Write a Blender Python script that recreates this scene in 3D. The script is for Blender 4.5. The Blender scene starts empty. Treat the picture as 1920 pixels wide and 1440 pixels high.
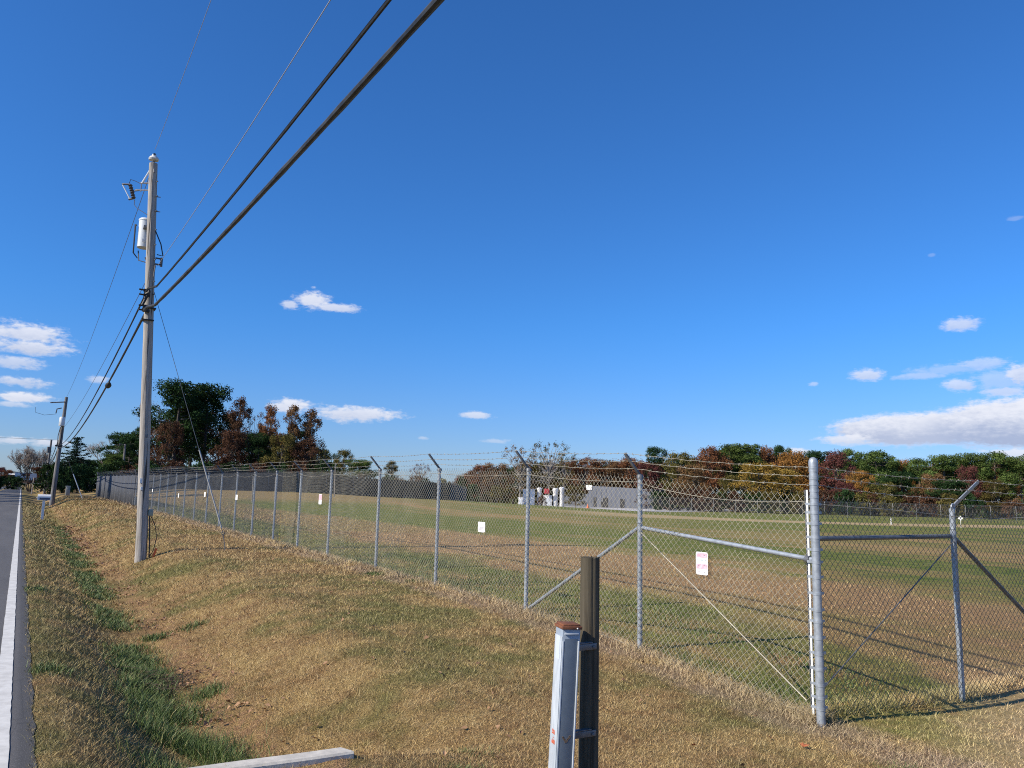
import bpy, math, random
import numpy as np
from mathutils import Vector, Matrix
R = math.radians
scene = bpy.context.scene
col = scene.collection

# ------------------------------------------------------------------ camera
F = 1450.0 / 1920.0                       # focal length in picture widths
EYE = Vector((0.0, 0.0, 1.5))
YAW, PITCH, ROLL = R(31.99), R(8.19), R(1.42)
fw = Vector((math.sin(YAW) * math.cos(PITCH), math.cos(YAW) * math.cos(PITCH), math.sin(PITCH)))
r0 = Vector((math.cos(YAW), -math.sin(YAW), 0)); u0 = r0.cross(fw)
rt = r0 * math.cos(ROLL) + u0 * math.sin(ROLL)
up = u0 * math.cos(ROLL) - r0 * math.sin(ROLL)
cam_d = bpy.data.cameras.new('camera'); cam = bpy.data.objects.new('camera', cam_d); col.objects.link(cam)
cam_d.sensor_width = 36; cam_d.lens = 36 * F; cam_d.clip_start = 0.05; cam_d.clip_end = 5000
cam.matrix_world = Matrix(((rt.x, up.x, -fw.x, EYE.x), (rt.y, up.y, -fw.y, EYE.y), (rt.z, up.z, -fw.z, EYE.z), (0, 0, 0, 1)))
scene.camera = cam

# ------------------------------------------------------------------ light
SUN_EL, SHADOW_AZ = R(35), R(92)         # shadows run towards bearing 93 deg (clockwise from +Y)
sun_az = SHADOW_AZ + math.pi
sun_dir = Vector((math.sin(sun_az) * math.cos(SUN_EL), math.cos(sun_az) * math.cos(SUN_EL), math.sin(SUN_EL)))
sd = bpy.data.lights.new('sun', 'SUN'); sd.energy = 5.0; sd.angle = R(0.5); sd.color = (1.0, 0.90, 0.75)
so = bpy.data.objects.new('sun', sd); col.objects.link(so)
so.rotation_euler = sun_dir.to_track_quat('Z', 'Y').to_euler(); so.location = (-30, 0, 40)
scene.view_settings.view_transform = 'Standard'; scene.view_settings.look = 'None'
scene.view_settings.gamma = 1.0; scene.view_settings.exposure = 0.30
try: scene.view_settings.use_curve_mapping = False
except Exception: pass

scene.cycles.pixel_filter_type = 'BLACKMAN_HARRIS'; scene.cycles.filter_width = 1.05
scene.cycles.use_denoising = False
# clouds of the sky: bearing, elevation, half width, half height (degrees), density, greyness of the base
CLOUDS = [(17.0, 13.60, 1.7, 0.80, .9, .2), (18.9, 13.15, 2.3, 0.40, .8, .3), (15.45, 13.1, 0.75, 0.40, .7, .2), (16.0, 5.95, 1.9, 0.6, .95, .35), (20.5, 5.6, 4.0, 0.72, .9, .45),
          (29.35, 5.79, 1.7, 0.35, .75, .3), (-0.5, 9.3, 2.9, .85, .9, .5), (-0.3, 8.5, 2.7, .65, .9, .6), (-1.0, 7.5, 1.9, 0.5, .7, .5), (-0.6, 6.3, 1.9, 0.42, .75, .6),
          (-0.4, 5.35, 2.1, 0.40, .95, .3), (-1.0, 4.85, 1.3, 0.2, .6, .5), (62.57, 11.61, 1.75, 0.55, .7, .5),
          (56.9, 8.65, 1.5, 0.55, .75, .5), (60.0, 8.43, 2.1, 0.3, .45, .6), (63.6, 9.0, 2.0, 0.5, .5, .7), (62.4, 7.75, 1.3, 0.55, .7, .6),
          (65.6, 8.3, 1.1, 0.9, .85, .5), (64.7, 7.2, 1.5, 0.4, .7, .5), (59.6, 4.95, 6.0, 1.25, 1.1, .8), (66.5, 5.2, 7.2, 1.9, 1.2, .95), (55.6, 4.3, 2.4, .5, .9, .4),
          (65.5, 3.35, 3.0, 0.5, .9, .3), (3.6, 6.88, 0.8, 0.33, .6, .4), (1.2, 2.6, 1.3, 0.35, .8, .4), (-0.8, 2.6, 1.4, 0.3, .7, .4),
          (53.5, 8.14, 0.5, 0.2, .45, .5), (52.2, 3.5, 1.3, 0.3, .8, .2), (30.9, 3.95, 1.3, 0.22, .4, .4), (25.6, 4.0, .5, .18, .4, .4), (61.2, 16.2, .3, .15, .15, .3), (66, 17.8, .6, .2, .18, .3), (61.8, 8.75, 3.2, .45, .35, .7), (64.6, 7.9, 2.0, .9, .40, .7)]
world = bpy.data.worlds.new('World'); scene.world = world; world.use_nodes = True
nt = world.node_tree; nt.nodes.clear()


def N(nt, typ, **kw):
    n = nt.nodes.new(typ)
    for k, v in kw.items():
        if k == 'ins':
            for i, x in v.items():
                if isinstance(x, bpy.types.NodeSocket): nt.links.new(x, n.inputs[i])
                else: n.inputs[i].default_value = x
        else: setattr(n, k, v)
    return n


def M_(nt, op, a, b=None, c=None, clamp=False):
    ins = {0: a}
    if b is not None: ins[1] = b
    if c is not None: ins[2] = c
    return N(nt, 'ShaderNodeMath', operation=op, use_clamp=clamp, ins=ins).outputs[0]


def MIX(nt, f, a, b, mode='MIX'):
    n = nt.nodes.new('ShaderNodeMix'); n.data_type = 'RGBA'; n.blend_type = mode
    for i, x in ((0, f), (6, a), (7, b)):
        if isinstance(x, bpy.types.NodeSocket): nt.links.new(x, n.inputs[i])
        else: n.inputs[i].default_value = x if i == 0 else (tuple(x) + (1,))[:4]
    return n.outputs[2]


def SS(nt, x, lo, hi):                    # smoothstep of x between lo and hi
    n = N(nt, 'ShaderNodeMapRange', interpolation_type='SMOOTHSTEP', ins={0: x, 1: lo, 2: hi, 3: 0.0, 4: 1.0})
    return n.outputs[0]


def NOISE(nt, vec, scale, detail=4, rough=.55, out=0):
    return N(nt, 'ShaderNodeTexNoise', ins={'Vector': vec, 'Scale': scale, 'Detail': detail, 'Roughness': rough}).outputs[out]


sky = N(nt, 'ShaderNodeTexSky', sky_type='NISHITA', sun_disc=False, sun_elevation=SUN_EL, sun_rotation=sun_az % (2 * math.pi),
        altitude=0, air_density=1.0, dust_density=0.25, ozone_density=3.0)
tc = N(nt, 'ShaderNodeTexCoord')
sep = N(nt, 'ShaderNodeSeparateXYZ', ins={0: tc.outputs['Generated']})
DEG = 180 / math.pi
az = M_(nt, 'MULTIPLY', M_(nt, 'ARCTAN2', sep.outputs[0], sep.outputs[1]), DEG)
el = M_(nt, 'MULTIPLY', M_(nt, 'ARCSINE', sep.outputs[2]), DEG)
cv = N(nt, 'ShaderNodeCombineXYZ', ins={0: az, 1: M_(nt, 'MULTIPLY', el, 2.2), 2: 0.0}).outputs[0]
nz = NOISE(nt, cv, 0.6, 9, .62)
nz2 = NOISE(nt, cv, 2.2, 5, .58)
warp = M_(nt, 'ADD', M_(nt, 'MULTIPLY', M_(nt, 'SUBTRACT', nz, .5), 2.6), M_(nt, 'MULTIPLY', M_(nt, 'SUBTRACT', nz2, .5), 1.7))
alpha_all = None; shade_all = None
for (ca, ce, cw, ch, dens, grey) in CLOUDS:
    u = M_(nt, 'MULTIPLY', M_(nt, 'SUBTRACT', az, ca), 1 / cw)
    v = M_(nt, 'MULTIPLY', M_(nt, 'SUBTRACT', el, ce), 1 / ch)
    r2 = M_(nt, 'ADD', M_(nt, 'MULTIPLY', u, u), M_(nt, 'MULTIPLY', v, v))
    d = M_(nt, 'SUBTRACT', 1.0, M_(nt, 'SQRT', r2))
    wk = .20 if cw > 4.5 else .55
    a = M_(nt, 'MULTIPLY', SS(nt, M_(nt, 'ADD', M_(nt, 'MULTIPLY', warp, wk), d), .0, .30 if cw > 4.5 else .66), min(dens, 1.0))
    s = M_(nt, 'MULTIPLY', SS(nt, M_(nt, 'ADD', v, M_(nt, 'MULTIPLY', warp, .5)), .75, -.65), grey)
    if alpha_all is None: alpha_all, shade_all = a, s
    else:
        shade_all = N(nt, 'ShaderNodeMix', data_type='FLOAT', ins={0: a, 2: shade_all, 3: s}).outputs[0]
        alpha_all = M_(nt, 'MAXIMUM', alpha_all, a)
ccol = MIX(nt, shade_all, (.80, .82, .90), (.36, .43, .62))
skt = MIX(nt, SS(nt, el, 0.0, 14.0), (.52, .675, 1.07), (.325, .79, 1.34))     # this day's clean deep blue
hs = N(nt, 'ShaderNodeMix', data_type='RGBA', blend_type='MULTIPLY', ins={0: 1.0, 6: sky.outputs[0], 7: skt})
bg1 = N(nt, 'ShaderNodeBackground', ins={0: hs.outputs[2], 1: 0.100})
bg2 = N(nt, 'ShaderNodeBackground', ins={0: ccol, 1: .87})
mx = N(nt, 'ShaderNodeMixShader', ins={0: M_(nt, 'MULTIPLY', alpha_all, .97), 1: bg1.outputs[0], 2: bg2.outputs[0]})
N(nt, 'ShaderNodeOutputWorld', ins={0: mx.outputs[0]})

# ------------------------------------------------------------------ helpers


def tag(o, label=None, cat=None, group=None, kind=None):
    if label: o['label'] = label
    if cat: o['category'] = cat
    if group: o['group'] = group
    if kind: o['kind'] = kind
    return o


def thing(name, loc, label, cat, group=None):
    o = bpy.data.objects.new(name, None); col.objects.link(o); o.location = loc
    o.empty_display_size = .2
    return tag(o, label, cat, group)


class MB:
    def __init__(s): s.v = []; s.f = []

    def tube(s, pts, r, seg=8, cap=True, ref=None):
        pts = [Vector(p) for p in pts]; n = len(pts)
        rs = r if isinstance(r, (list, tuple)) else [r] * n
        b0 = len(s.v); prev = None
        for i, p in enumerate(pts):
            t = (pts[min(i + 1, n - 1)] - pts[max(i - 1, 0)])
            t = t.normalized() if t.length > 1e-9 else Vector((0, 0, 1))
            if prev is None:
                a = Vector((0, 0, 1)) if abs(t.z) < .9 else Vector((1, 0, 0))
                if ref: a = Vector(ref)
                x = t.cross(a).normalized()
            else:
                x = (prev - t * prev.dot(t)); x = x.normalized() if x.length > 1e-6 else t.orthogonal().normalized()
            prev = x; y = t.cross(x)
            for k in range(seg):
                an = 2 * math.pi * k / seg
                s.v.append(p + (x * math.cos(an) + y * math.sin(an)) * rs[i])
        for i in range(n - 1):
            for k in range(seg):
                a = b0 + i * seg + k; b = b0 + i * seg + (k + 1) % seg
                s.f.append((a, b, b + seg, a + seg))
        if cap:
            s.f.append(tuple(b0 + k for k in range(seg))[::-1]); s.f.append(tuple(b0 + (n - 1) * seg + k for k in range(seg)))
        return s

    def box(s, c, size, rot=None, bev=0.0):
        c = Vector(c); sx, sy, sz = [q / 2 for q in size]; b0 = len(s.v)
        m = rot if rot is not None else Matrix.Identity(3)
        if bev <= 0:
            for x in (-sx, sx):
                for y in (-sy, sy):
                    for z in (-sz, sz): s.v.append(c + m @ Vector((x, y, z)))
            for f in ((0, 1, 3, 2), (4, 6, 7, 5), (0, 4, 5, 1), (2, 3, 7, 6), (0, 2, 6, 4), (1, 5, 7, 3)):
                s.f.append(tuple(b0 + i for i in f))
        else:
            bm_ = bpy_box_bevel(size, bev)
            for v in bm_[0]: s.v.append(c + m @ v)
            for f in bm_[1]: s.f.append(tuple(b0 + i for i in f))
        return s

    def poly(s, pts): b0 = len(s.v); s.v += [Vector(p) for p in pts]; s.f.append(tuple(range(b0, b0 + len(pts)))); return s

    def lathe(s, c, prof, seg=12, axis=None):
        c = Vector(c); q = Vector((0, 0, 1)).rotation_difference(Vector(axis)) if axis else None
        b0 = len(s.v)
        for (r, z) in prof:
            for k in range(seg):
                a = 2 * math.pi * k / seg; p = Vector((r * math.cos(a), r * math.sin(a), z))
                s.v.append(c + (q @ p if q else p))
        for i in range(len(prof) - 1):
            for k in range(seg):
                a = b0 + i * seg + k; b = b0 + i * seg + (k + 1) % seg
                s.f.append((a, b, b + seg, a + seg))
        s.f.append(tuple(b0 + k for k in range(seg))[::-1]); s.f.append(tuple(b0 + (len(prof) - 1) * seg + k for k in range(seg)))
        return s

    def build(s, name, mat, parent=None, smooth=True, origin=None):
        org = Vector(origin) if origin is not None else (parent_world(parent) if parent else Vector((0, 0, 0)))
        me = bpy.data.meshes.new(name)
        me.from_pydata([tuple(Vector(v) - org) for v in s.v], [], s.f); me.update()
        if smooth: me.polygons.foreach_set('use_smooth', [True] * len(me.polygons)); me.set_sharp_from_angle(angle=R(40))
        o = bpy.data.objects.new(name, me); col.objects.link(o)
        if mat: me.materials.append(mat)
        if parent: o.parent = parent
        elif origin is not None: o.location = org
        return o


def parent_world(p):
    v = Vector((0, 0, 0))
    while p: v = v + Vector(p.location); p = p.parent
    return v


import bmesh


def bpy_box_bevel(size, bev):
    bm = bmesh.new(); bmesh.ops.create_cube(bm, size=1)
    for v in bm.verts: v.co = Vector((v.co.x * size[0], v.co.y * size[1], v.co.z * size[2]))
    bmesh.ops.bevel(bm, geom=bm.edges[:], offset=bev, segments=2, affect='EDGES', profile=.5)
    bm.verts.index_update()
    r = ([v.co.copy() for v in bm.verts], [tuple(v.index for v in f.verts) for f in bm.faces]); bm.free(); return r


def np_mesh(name, V, Fc, mat, attrs=None, loc=None, smooth=False):
    """V (n,3), Fc (m,k) constant-k faces"""
    me = bpy.data.meshes.new(name); V = np.asarray(V, np.float32); Fc = np.asarray(Fc, np.int32)
    m, k = Fc.shape
    me.vertices.add(len(V)); me.vertices.foreach_set('co', V.ravel())
    me.loops.add(m * k); me.loops.foreach_set('vertex_index', Fc.ravel())
    me.polygons.add(m); me.polygons.foreach_set('loop_start', np.arange(0, m * k, k, dtype=np.int32))
    try: me.polygons.foreach_set('loop_total', np.full(m, k, dtype=np.int32))
    except Exception: pass
    me.polygons.foreach_set('use_smooth', np.full(m, bool(smooth)))
    for an, arr in (attrs or {}).items():
        at = me.attributes.new(an, 'FLOAT', 'POINT'); at.data.foreach_set('value', np.asarray(arr, np.float32))
    me.update(calc_edges=True)
    if mat: me.materials.append(mat)
    o = bpy.data.objects.new(name, me); col.objects.link(o)
    if loc is not None: o.location = loc
    return o


def ray(px, py=905):                      # bearing of something in the place, for placing it at a real distance
    return fw + rt * ((px - 960) / 1450) + up * ((720 - py) / 1450)


def at_depth(px, py, d): return EYE + ray(px, py) * d
def at_X(px, py, X): v = ray(px, py); return EYE + v * (X / v.x)


# ------------------------------------------------------------------ terrain
def sst(x): x = np.clip(x, 0, 1); return x * x * (3 - 2 * x)


def wob(x, y, s, seed):
    rs = np.random.RandomState(seed); t = 0
    for i in range(7):
        a = rs.rand() * 6.28; f = s * (0.6 + rs.rand() * 1.6); t = t + np.sin((x * np.cos(a) + y * np.sin(a)) * f + rs.rand() * 6.28)
    return t / 7


def zfence(Y): return np.interp(Y, [-50, 0, 2.5, 4.4, 6.5, 8.6, 11.3, 13.7, 16.5, 20, 25, 29, 50, 78, 130, 400], [-.3, -.29, -.28, -.255, -.075, .01, .05, .08, .10, .13, .15, .18, .3, .45, .5, .3])


def xditch(Y): return 1.27 + .004 * np.clip(Y, 0, 120) + .06 * np.sin(Y * .55)


def terrain(X, Y):
    X = np.asarray(X, float); Y = np.asarray(Y, float)
    zf = zfence(Y); dd = -np.interp(Y, [-5, 3.9, 4.74, 4.96, 6, 8, 14, 30, 60, 100, 200], [.075, .075, .075, .50, .50, .45, .38, .34, .28, .22, .1])
    xd = xditch(Y)
    left = -.006 + (dd + .006) * (.35 * np.clip((X - .34) / (xd - .34), 0, 1) + .65 * sst((X - .34) / (xd - .34)))
    right = dd + (zf - dd) * sst((X - xd - .05) / 1.95)
    z = np.where(X < xd, left, np.where(X < 5.7, right, 0))
    far = zf + (-.5 - zf) * sst((X - 5.7) / 75) - .1 * sst((X - 5.7) / 2.5) * np.exp(-((Y - 4) / 2.5) ** 2)
    bump = sst((Y - 48) / 28) * np.interp(X, [5.7, 12, 25, 31, 42, 60, 80], [0, .82, .95, .8, .75, .45, 0])
    z = np.where(X >= 5.7, far + bump, z)
    z = np.where(X < .175, -.05, z)
    z = np.where(X < -6.8, -.05 - .25 * sst((-6.8 - X) / 2), z)
    # small bumps of the lawn
    near = np.clip(1 - np.abs(Y) / 60, 0, 1)
    z = z + near * np.where(X > .5, 1, 0) * (.018 * wob(X, Y, 2.2, 3) + .010 * wob(X, Y, 7, 4)) * np.clip((X - .5) / .5, 0, 1)
    ero = np.exp(-((X - xd - .25) / .28) ** 2) * near * (Y > 4.6)
    z = z + ero * (.05 * wob(X, Y, 9, 7))
    return z


def tz(x, y): return float(terrain(x, y))


# ------------------------------------------------------------------ materials
def mat(name, base=(.5, .5, .5), rough=.8, metal=0.0, build=None, spec=None):
    m = bpy.data.materials.new(name); m.use_nodes = True; t = m.node_tree; b = t.nodes['Principled BSDF']
    b.inputs['Base Color'].default_value = (*base, 1); b.inputs['Roughness'].default_value = rough; b.inputs['Metallic'].default_value = metal
    if spec is not None: b.inputs['Specular IOR Level'].default_value = spec
    if build: build(t, b)
    return m


def obj_co(t): return N(t, 'ShaderNodeTexCoord').outputs['Object']
def geo_co(t): return N(t, 'ShaderNodeNewGeometry').outputs['Position']


def mottled(c1, c2, scale=8, rough=.8, metal=0.0, bump=.0, stretch=None, detail=5):
    def f(t, b):
        co = obj_co(t)
        if stretch: co = N(t, 'ShaderNodeMapping', ins={0: co, 3: stretch}).outputs[0]
        n = NOISE(t, co, scale, detail, .6)
        t.links.new(MIX(t, SS(t, n, .3, .7), c1, c2), b.inputs['Base Color'])
        b.inputs['Roughness'].default_value = rough; b.inputs['Metallic'].default_value = metal
        if bump:
            bp = N(t, 'ShaderNodeBump', ins={'Height': n, 'Strength': bump, 'Distance': .02}); t.links.new(bp.outputs[0], b.inputs['Normal'])
    return f


def grass_color(t, extra_rand=None):
    """colour of the turf from its place on the ground: dormant tan lawn, green ditch, banded field"""
    pos = geo_co(t); s = N(t, 'ShaderNodeSeparateXYZ', ins={0: pos}); X, Y = s.outputs[0], s.outputs[1]
    flat = N(t, 'ShaderNodeCombineXYZ', ins={0: X, 1: Y, 2: 0.0}).outputs[0]
    big = NOISE(t, flat, .35, 5, .6); mid = NOISE(t, flat, 1.7, 5, .6); fine = NOISE(t, flat, 9, 4, .6)
    vfine = NOISE(t, flat, 70, 3, .7)
    tan = MIX(t, SS(t, mid, .35, .68), (.405, .275, .105), (.300, .175, .074))
    tan = MIX(t, M_(t, 'MULTIPLY', SS(t, fine, .45, .75), .6), tan, (.47, .34, .16))
    green = MIX(t, SS(t, fine, .3, .7), (.075, .098, .020), (.15, .155, .045))
    olive = (.190, .190, .055)
    tan = MIX(t, M_(t, 'MULTIPLY', SS(t, NOISE(t, flat, 2.9, 5, .65), .52, .68), .55), tan, (.235, .125, .050))
    # base greenness of the lawn
    g_l = SS(t, M_(t, 'ADD', M_(t, 'MULTIPLY', big, .65), M_(t, 'MULTIPLY', mid, .35)), .47, .60)
    # ditch: green on the road side of the bottom, strongest close by
    xd = M_(t, 'ADD', 1.08, M_(t, 'MULTIPLY', Y, .008))
    xw = M_(t, 'ADD', X, M_(t, 'MULTIPLY', M_(t, 'SUBTRACT', mid, .5), .7))
    dist = M_(t, 'ABSOLUTE', M_(t, 'SUBTRACT', xw, xd))
    g_d = M_(t, 'MULTIPLY', SS(t, dist, .36, .06), SS(t, M_(t, 'ADD', fine, M_(t, 'MULTIPLY', big, .5)), .66, .92))
    g_n = M_(t, 'MULTIPLY', M_(t, 'MULTIPLY', SS(t, dist, .45, .15), SS(t, Y, 9.5, 5.5)), SS(t, fine, .38, .6))
    g_verge = M_(t, 'MULTIPLY', SS(t, X, 1.3, .9), M_(t, 'MULTIPLY', SS(t, mid, .40, .62), .80))
    # field inside the fence: bands roughly along the fence
    bandv = N(t, 'ShaderNodeMapping', ins={0: flat, 3: (.17, .028, 1)}).outputs[0]
    band = NOISE(t, bandv, 1.0, 3, .5)
    Xs = N(t, 'ShaderNodeMapping', ins={0: flat, 3: (1, .06, 1)}).outputs[0]
    band2 = NOISE(t, Xs, .9, 4, .6)
    infield = SS(t, X, 5.7, 6.1)
    xb = M_(t, 'ADD', X, M_(t, 'MULTIPLY', M_(t, 'SUBTRACT', big, .5), 4.0))
    strip1 = M_(t, 'MULTIPLY', SS(t, xb, 8.9, 8.0), 1.0)
    brown = M_(t, 'MULTIPLY', SS(t, xb, 7.8, 9.0), SS(t, xb, 14.5, 12.5))
    grn2 = M_(t, 'MULTIPLY', SS(t, xb, 13.0, 15.5), SS(t, xb, 25.0, 20.0))
    tan2 = M_(t, 'MULTIPLY', SS(t, xb, 23.0, 26.0), SS(t, xb, 36.0, 31.0))
    gf = M_(t, 'ADD', M_(t, 'MULTIPLY', SS(t, M_(t, 'ADD', M_(t, 'MULTIPLY', band, .6), M_(t, 'MULTIPLY', band2, .4)), .42, .58), .8), M_(t, 'MULTIPLY', mid, .35))
    gf = M_(t, 'MAXIMUM', M_(t, 'SUBTRACT', gf, M_(t, 'MULTIPLY', brown, .75)), M_(t, 'MULTIPLY', strip1, SS(t, mid, .35, .6)))
    gf = M_(t, 'ADD', M_(t, 'MULTIPLY', gf, .85), M_(t, 'SUBTRACT', M_(t, 'MULTIPLY', grn2, .45), M_(t, 'MULTIPLY', tan2, .30)))
    gf = M_(t, 'ADD', gf, M_(t, 'ADD', M_(t, 'MULTIPLY', SS(t, X, 36.0, 44.0), .22), M_(t, 'MULTIPLY', SS(t, Y, 22.0, 34.0), .30)))
    rowv = N(t, 'ShaderNodeCombineXYZ', ins={0: M_(t, 'ADD', M_(t, 'MULTIPLY', X, .53), M_(t, 'MULTIPLY', Y, .848)), 1: M_(t, 'MULTIPLY', M_(t, 'SUBTRACT', M_(t, 'MULTIPLY', X, .848), M_(t, 'MULTIPLY', Y, .53)), .09), 2: 0.0}).outputs[0]
    rows = NOISE(t, rowv, .75, 8, .72)
    gf = M_(t, 'ADD', gf, M_(t, 'MULTIPLY', M_(t, 'SUBTRACT', rows, .48), 2.2))
    gf = M_(t, 'MINIMUM', M_(t, 'MAXIMUM', gf, 0.0), 1.0)
    grit = NOISE(t, N(t, 'ShaderNodeMapping', ins={0: rowv, 3: (1, 3.5, 1)}).outputs[0], 7.0, 5, .7)
    gf = M_(t, 'ADD', gf, M_(t, 'MULTIPLY', M_(t, 'SUBTRACT', grit, .5), 1.1), clamp=True)
    fcol = MIX(t, gf, MIX(t, brown, MIX(t, SS(t, band2, .35, .65), (.34, .218, .112), (.33, .240, .118)), (.315, .205, .112)), MIX(t, SS(t, mid, .3, .7), (.080, .118, .026), (.185, .185, .060)))
    gtot = M_(t, 'MAXIMUM', M_(t, 'MAXIMUM', M_(t, 'MULTIPLY', g_l, .35), g_d), M_(t, 'MAXIMUM', g_n, g_verge))
    lawn = MIX(t, M_(t, 'MULTIPLY', g_l, .75), tan, olive)
    lawn = MIX(t, M_(t, 'MINIMUM', gtot, 1.0), lawn, green)
    lawn = MIX(t, M_(t, 'MULTIPLY', SS(t, X, 1.25, .55), .30), lawn, (.165, .135, .055))
    # bare orange earth just right of the ditch bottom
    bare = M_(t, 'MULTIPLY', SS(t, M_(t, 'ABSOLUTE', M_(t, 'SUBTRACT', xw, M_(t, 'ADD', 1.66, M_(t, 'MULTIPLY', Y, .008)))), .30, .05), SS(t, fine, .38, .6))
    lawn = MIX(t, M_(t, 'MULTIPLY', bare, .8), lawn, (.34, .19, .095))
    # rusty brown thatch
    rust = M_(t, 'MULTIPLY', SS(t, NOISE(t, flat, 1.1, 4, .6), .55, .72), .55)
    lawn = MIX(t, rust, lawn, (.24, .125, .055))
    # straw and dirt along the fence foot and by the drive
    fx = M_(t, 'ABSOLUTE', M_(t, 'SUBTRACT', M_(t, 'ADD', X, M_(t, 'MULTIPLY', M_(t, 'SUBTRACT', fine, .5), .5)), 5.5))
    straw = M_(t, 'MULTIPLY', SS(t, fx, .45, .12), SS(t, mid, .3, .55))
    dxy = M_(t, 'ADD', M_(t, 'SUBTRACT', M_(t, 'MULTIPLY', X, .55), Y), M_(t, 'MULTIPLY', mid, 1.3))
    drive = M_(t, 'MULTIPLY', SS(t, dxy, .1, 1.3), SS(t, X, 11.0, 8.0))
    fcol = MIX(t, M_(t, 'MULTIPLY', SS(t, grit, .62, .75), .45), fcol, (.42, .33, .19)); fcol = MIX(t, M_(t, 'MULTIPLY', SS(t, grit, .42, .28), .5), fcol, (.09, .075, .03))
    c = MIX(t, infield, lawn, fcol)
    c = MIX(t, M_(t, 'MULTIPLY', straw, .75), c, (.36, .26, .17))
    c = MIX(t, M_(t, 'MULTIPLY', drive, .75), c, MIX(t, SS(t, fine, .35, .7), (.50, .37, .23), (.34, .245, .145)))
    # pale worn track far out on the right
    q = M_(t, 'ADD', M_(t, 'MULTIPLY', X, .53), M_(t, 'MULTIPLY', Y, .848))
    q = M_(t, 'ADD', q, M_(t, 'MULTIPLY', M_(t, 'SUBTRACT', X, 50.0), -.26))
    track = M_(t, 'MULTIPLY', SS(t, M_(t, 'ABSOLUTE', M_(t, 'SUBTRACT', q, 73.0)), 6.0, 2.5), SS(t, X, 38.0, 48.0))
    c = MIX(t, M_(t, 'MULTIPLY', track, .85), c, (.43, .32, .19))
    bank = M_(t, 'MULTIPLY', SS(t, Y, 56.0, 64.0), SS(t, X, 42.0, 22.0))
    c = MIX(t, M_(t, 'MULTIPLY', M_(t, 'MULTIPLY', bank, infield), .8), c, (.31, .215, .11))
    c = MIX(t, M_(t, 'MULTIPLY', SS(t, vfine, .62, .40), M_(t, 'SUBTRACT', .66, M_(t, 'MULTIPLY', infield, .38))), c, (.050, .036, .018))
    c = N(t, 'ShaderNodeHueSaturation', ins={'Hue': .501, 'Saturation': M_(t, 'ADD', .98, M_(t, 'MULTIPLY', infield, .12)), 'Value': M_(t, 'ADD', 1.22, M_(t, 'MULTIPLY', infield, .02)), 'Color': c}).outputs[0]
    return c, vfine, fine


def ground_build(t, b):
    c, vf, fi = grass_color(t); t.links.new(c, b.inputs['Base Color']); b.inputs['Roughness'].default_value = .95; b.inputs['Specular IOR Level'].default_value = .1
    bp = N(t, 'ShaderNodeBump', ins={'Height': M_(t, 'ADD', vf, M_(t, 'MULTIPLY', fi, 1.5)), 'Strength': .8, 'Distance': .03}); t.links.new(bp.outputs[0], b.inputs['Normal'])


def blade_build(t, b):
    c, vf, fi = grass_color(t)
    rnd = N(t, 'ShaderNodeAttribute', attribute_name='rnd').outputs['Fac']
    hue = N(t, 'ShaderNodeHueSaturation', ins={'Hue': M_(t, 'ADD', .485, M_(t, 'MULTIPLY', rnd, .03)), 'Saturation': .95, 'Value': M_(t, 'ADD', .62, M_(t, 'MULTIPLY', rnd, 1.45)), 'Color': c})
    cc = MIX(t, M_(t, 'MULTIPLY', SS(t, rnd, .80, .97), .7), hue.outputs[0], (.52, .41, .22))
    t.links.new(cc, b.inputs['Base Color']); b.inputs['Roughness'].default_value = .7; b.inputs['Specular IOR Level'].default_value = .2


def green_blade(t, b):
    rnd = N(t, 'ShaderNodeAttribute', attribute_name='rnd').outputs['Fac']
    t.links.new(MIX(t, SS(t, rnd, .9, .98), MIX(t, rnd, (.045, .090, .018), (.15, .205, .052)), (.36, .29, .13)), b.inputs['Base Color']); b.inputs['Roughness'].default_value = .6


def leaf_mat(name, dark, light, trans=.18):
    m = bpy.data.materials.new(name); m.use_nodes = True; t = m.node_tree; t.nodes.clear()
    at = N(t, 'ShaderNodeAttribute', attribute_name='tint').outputs['Fac']
    oi = N(t, 'ShaderNodeObjectInfo').outputs['Random']
    c = MIX(t, at, dark, light)
    hv = N(t, 'ShaderNodeHueSaturation', ins={'Hue': M_(t, 'ADD', .492, M_(t, 'MULTIPLY', oi, .016)), 'Saturation': 1.0, 'Value': M_(t, 'ADD', 1.12, M_(t, 'MULTIPLY', oi, .46)), 'Color': c}).outputs[0]
    d = N(t, 'ShaderNodeBsdfDiffuse', ins={0: hv}); tr = N(t, 'ShaderNodeBsdfTranslucent', ins={0: hv})
    mx = N(t, 'ShaderNodeMixShader', ins={0: trans, 1: d.outputs[0], 2: tr.outputs[0]})
    N(t, 'ShaderNodeOutputMaterial', ins={0: mx.outputs[0]}); return m


M = {}
M['ground'] = mat('turf', build=ground_build)
M['blade'] = mat('turf_blades', build=blade_build)
M['green_blade'] = mat('ditch_grass', build=green_blade)


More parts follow.
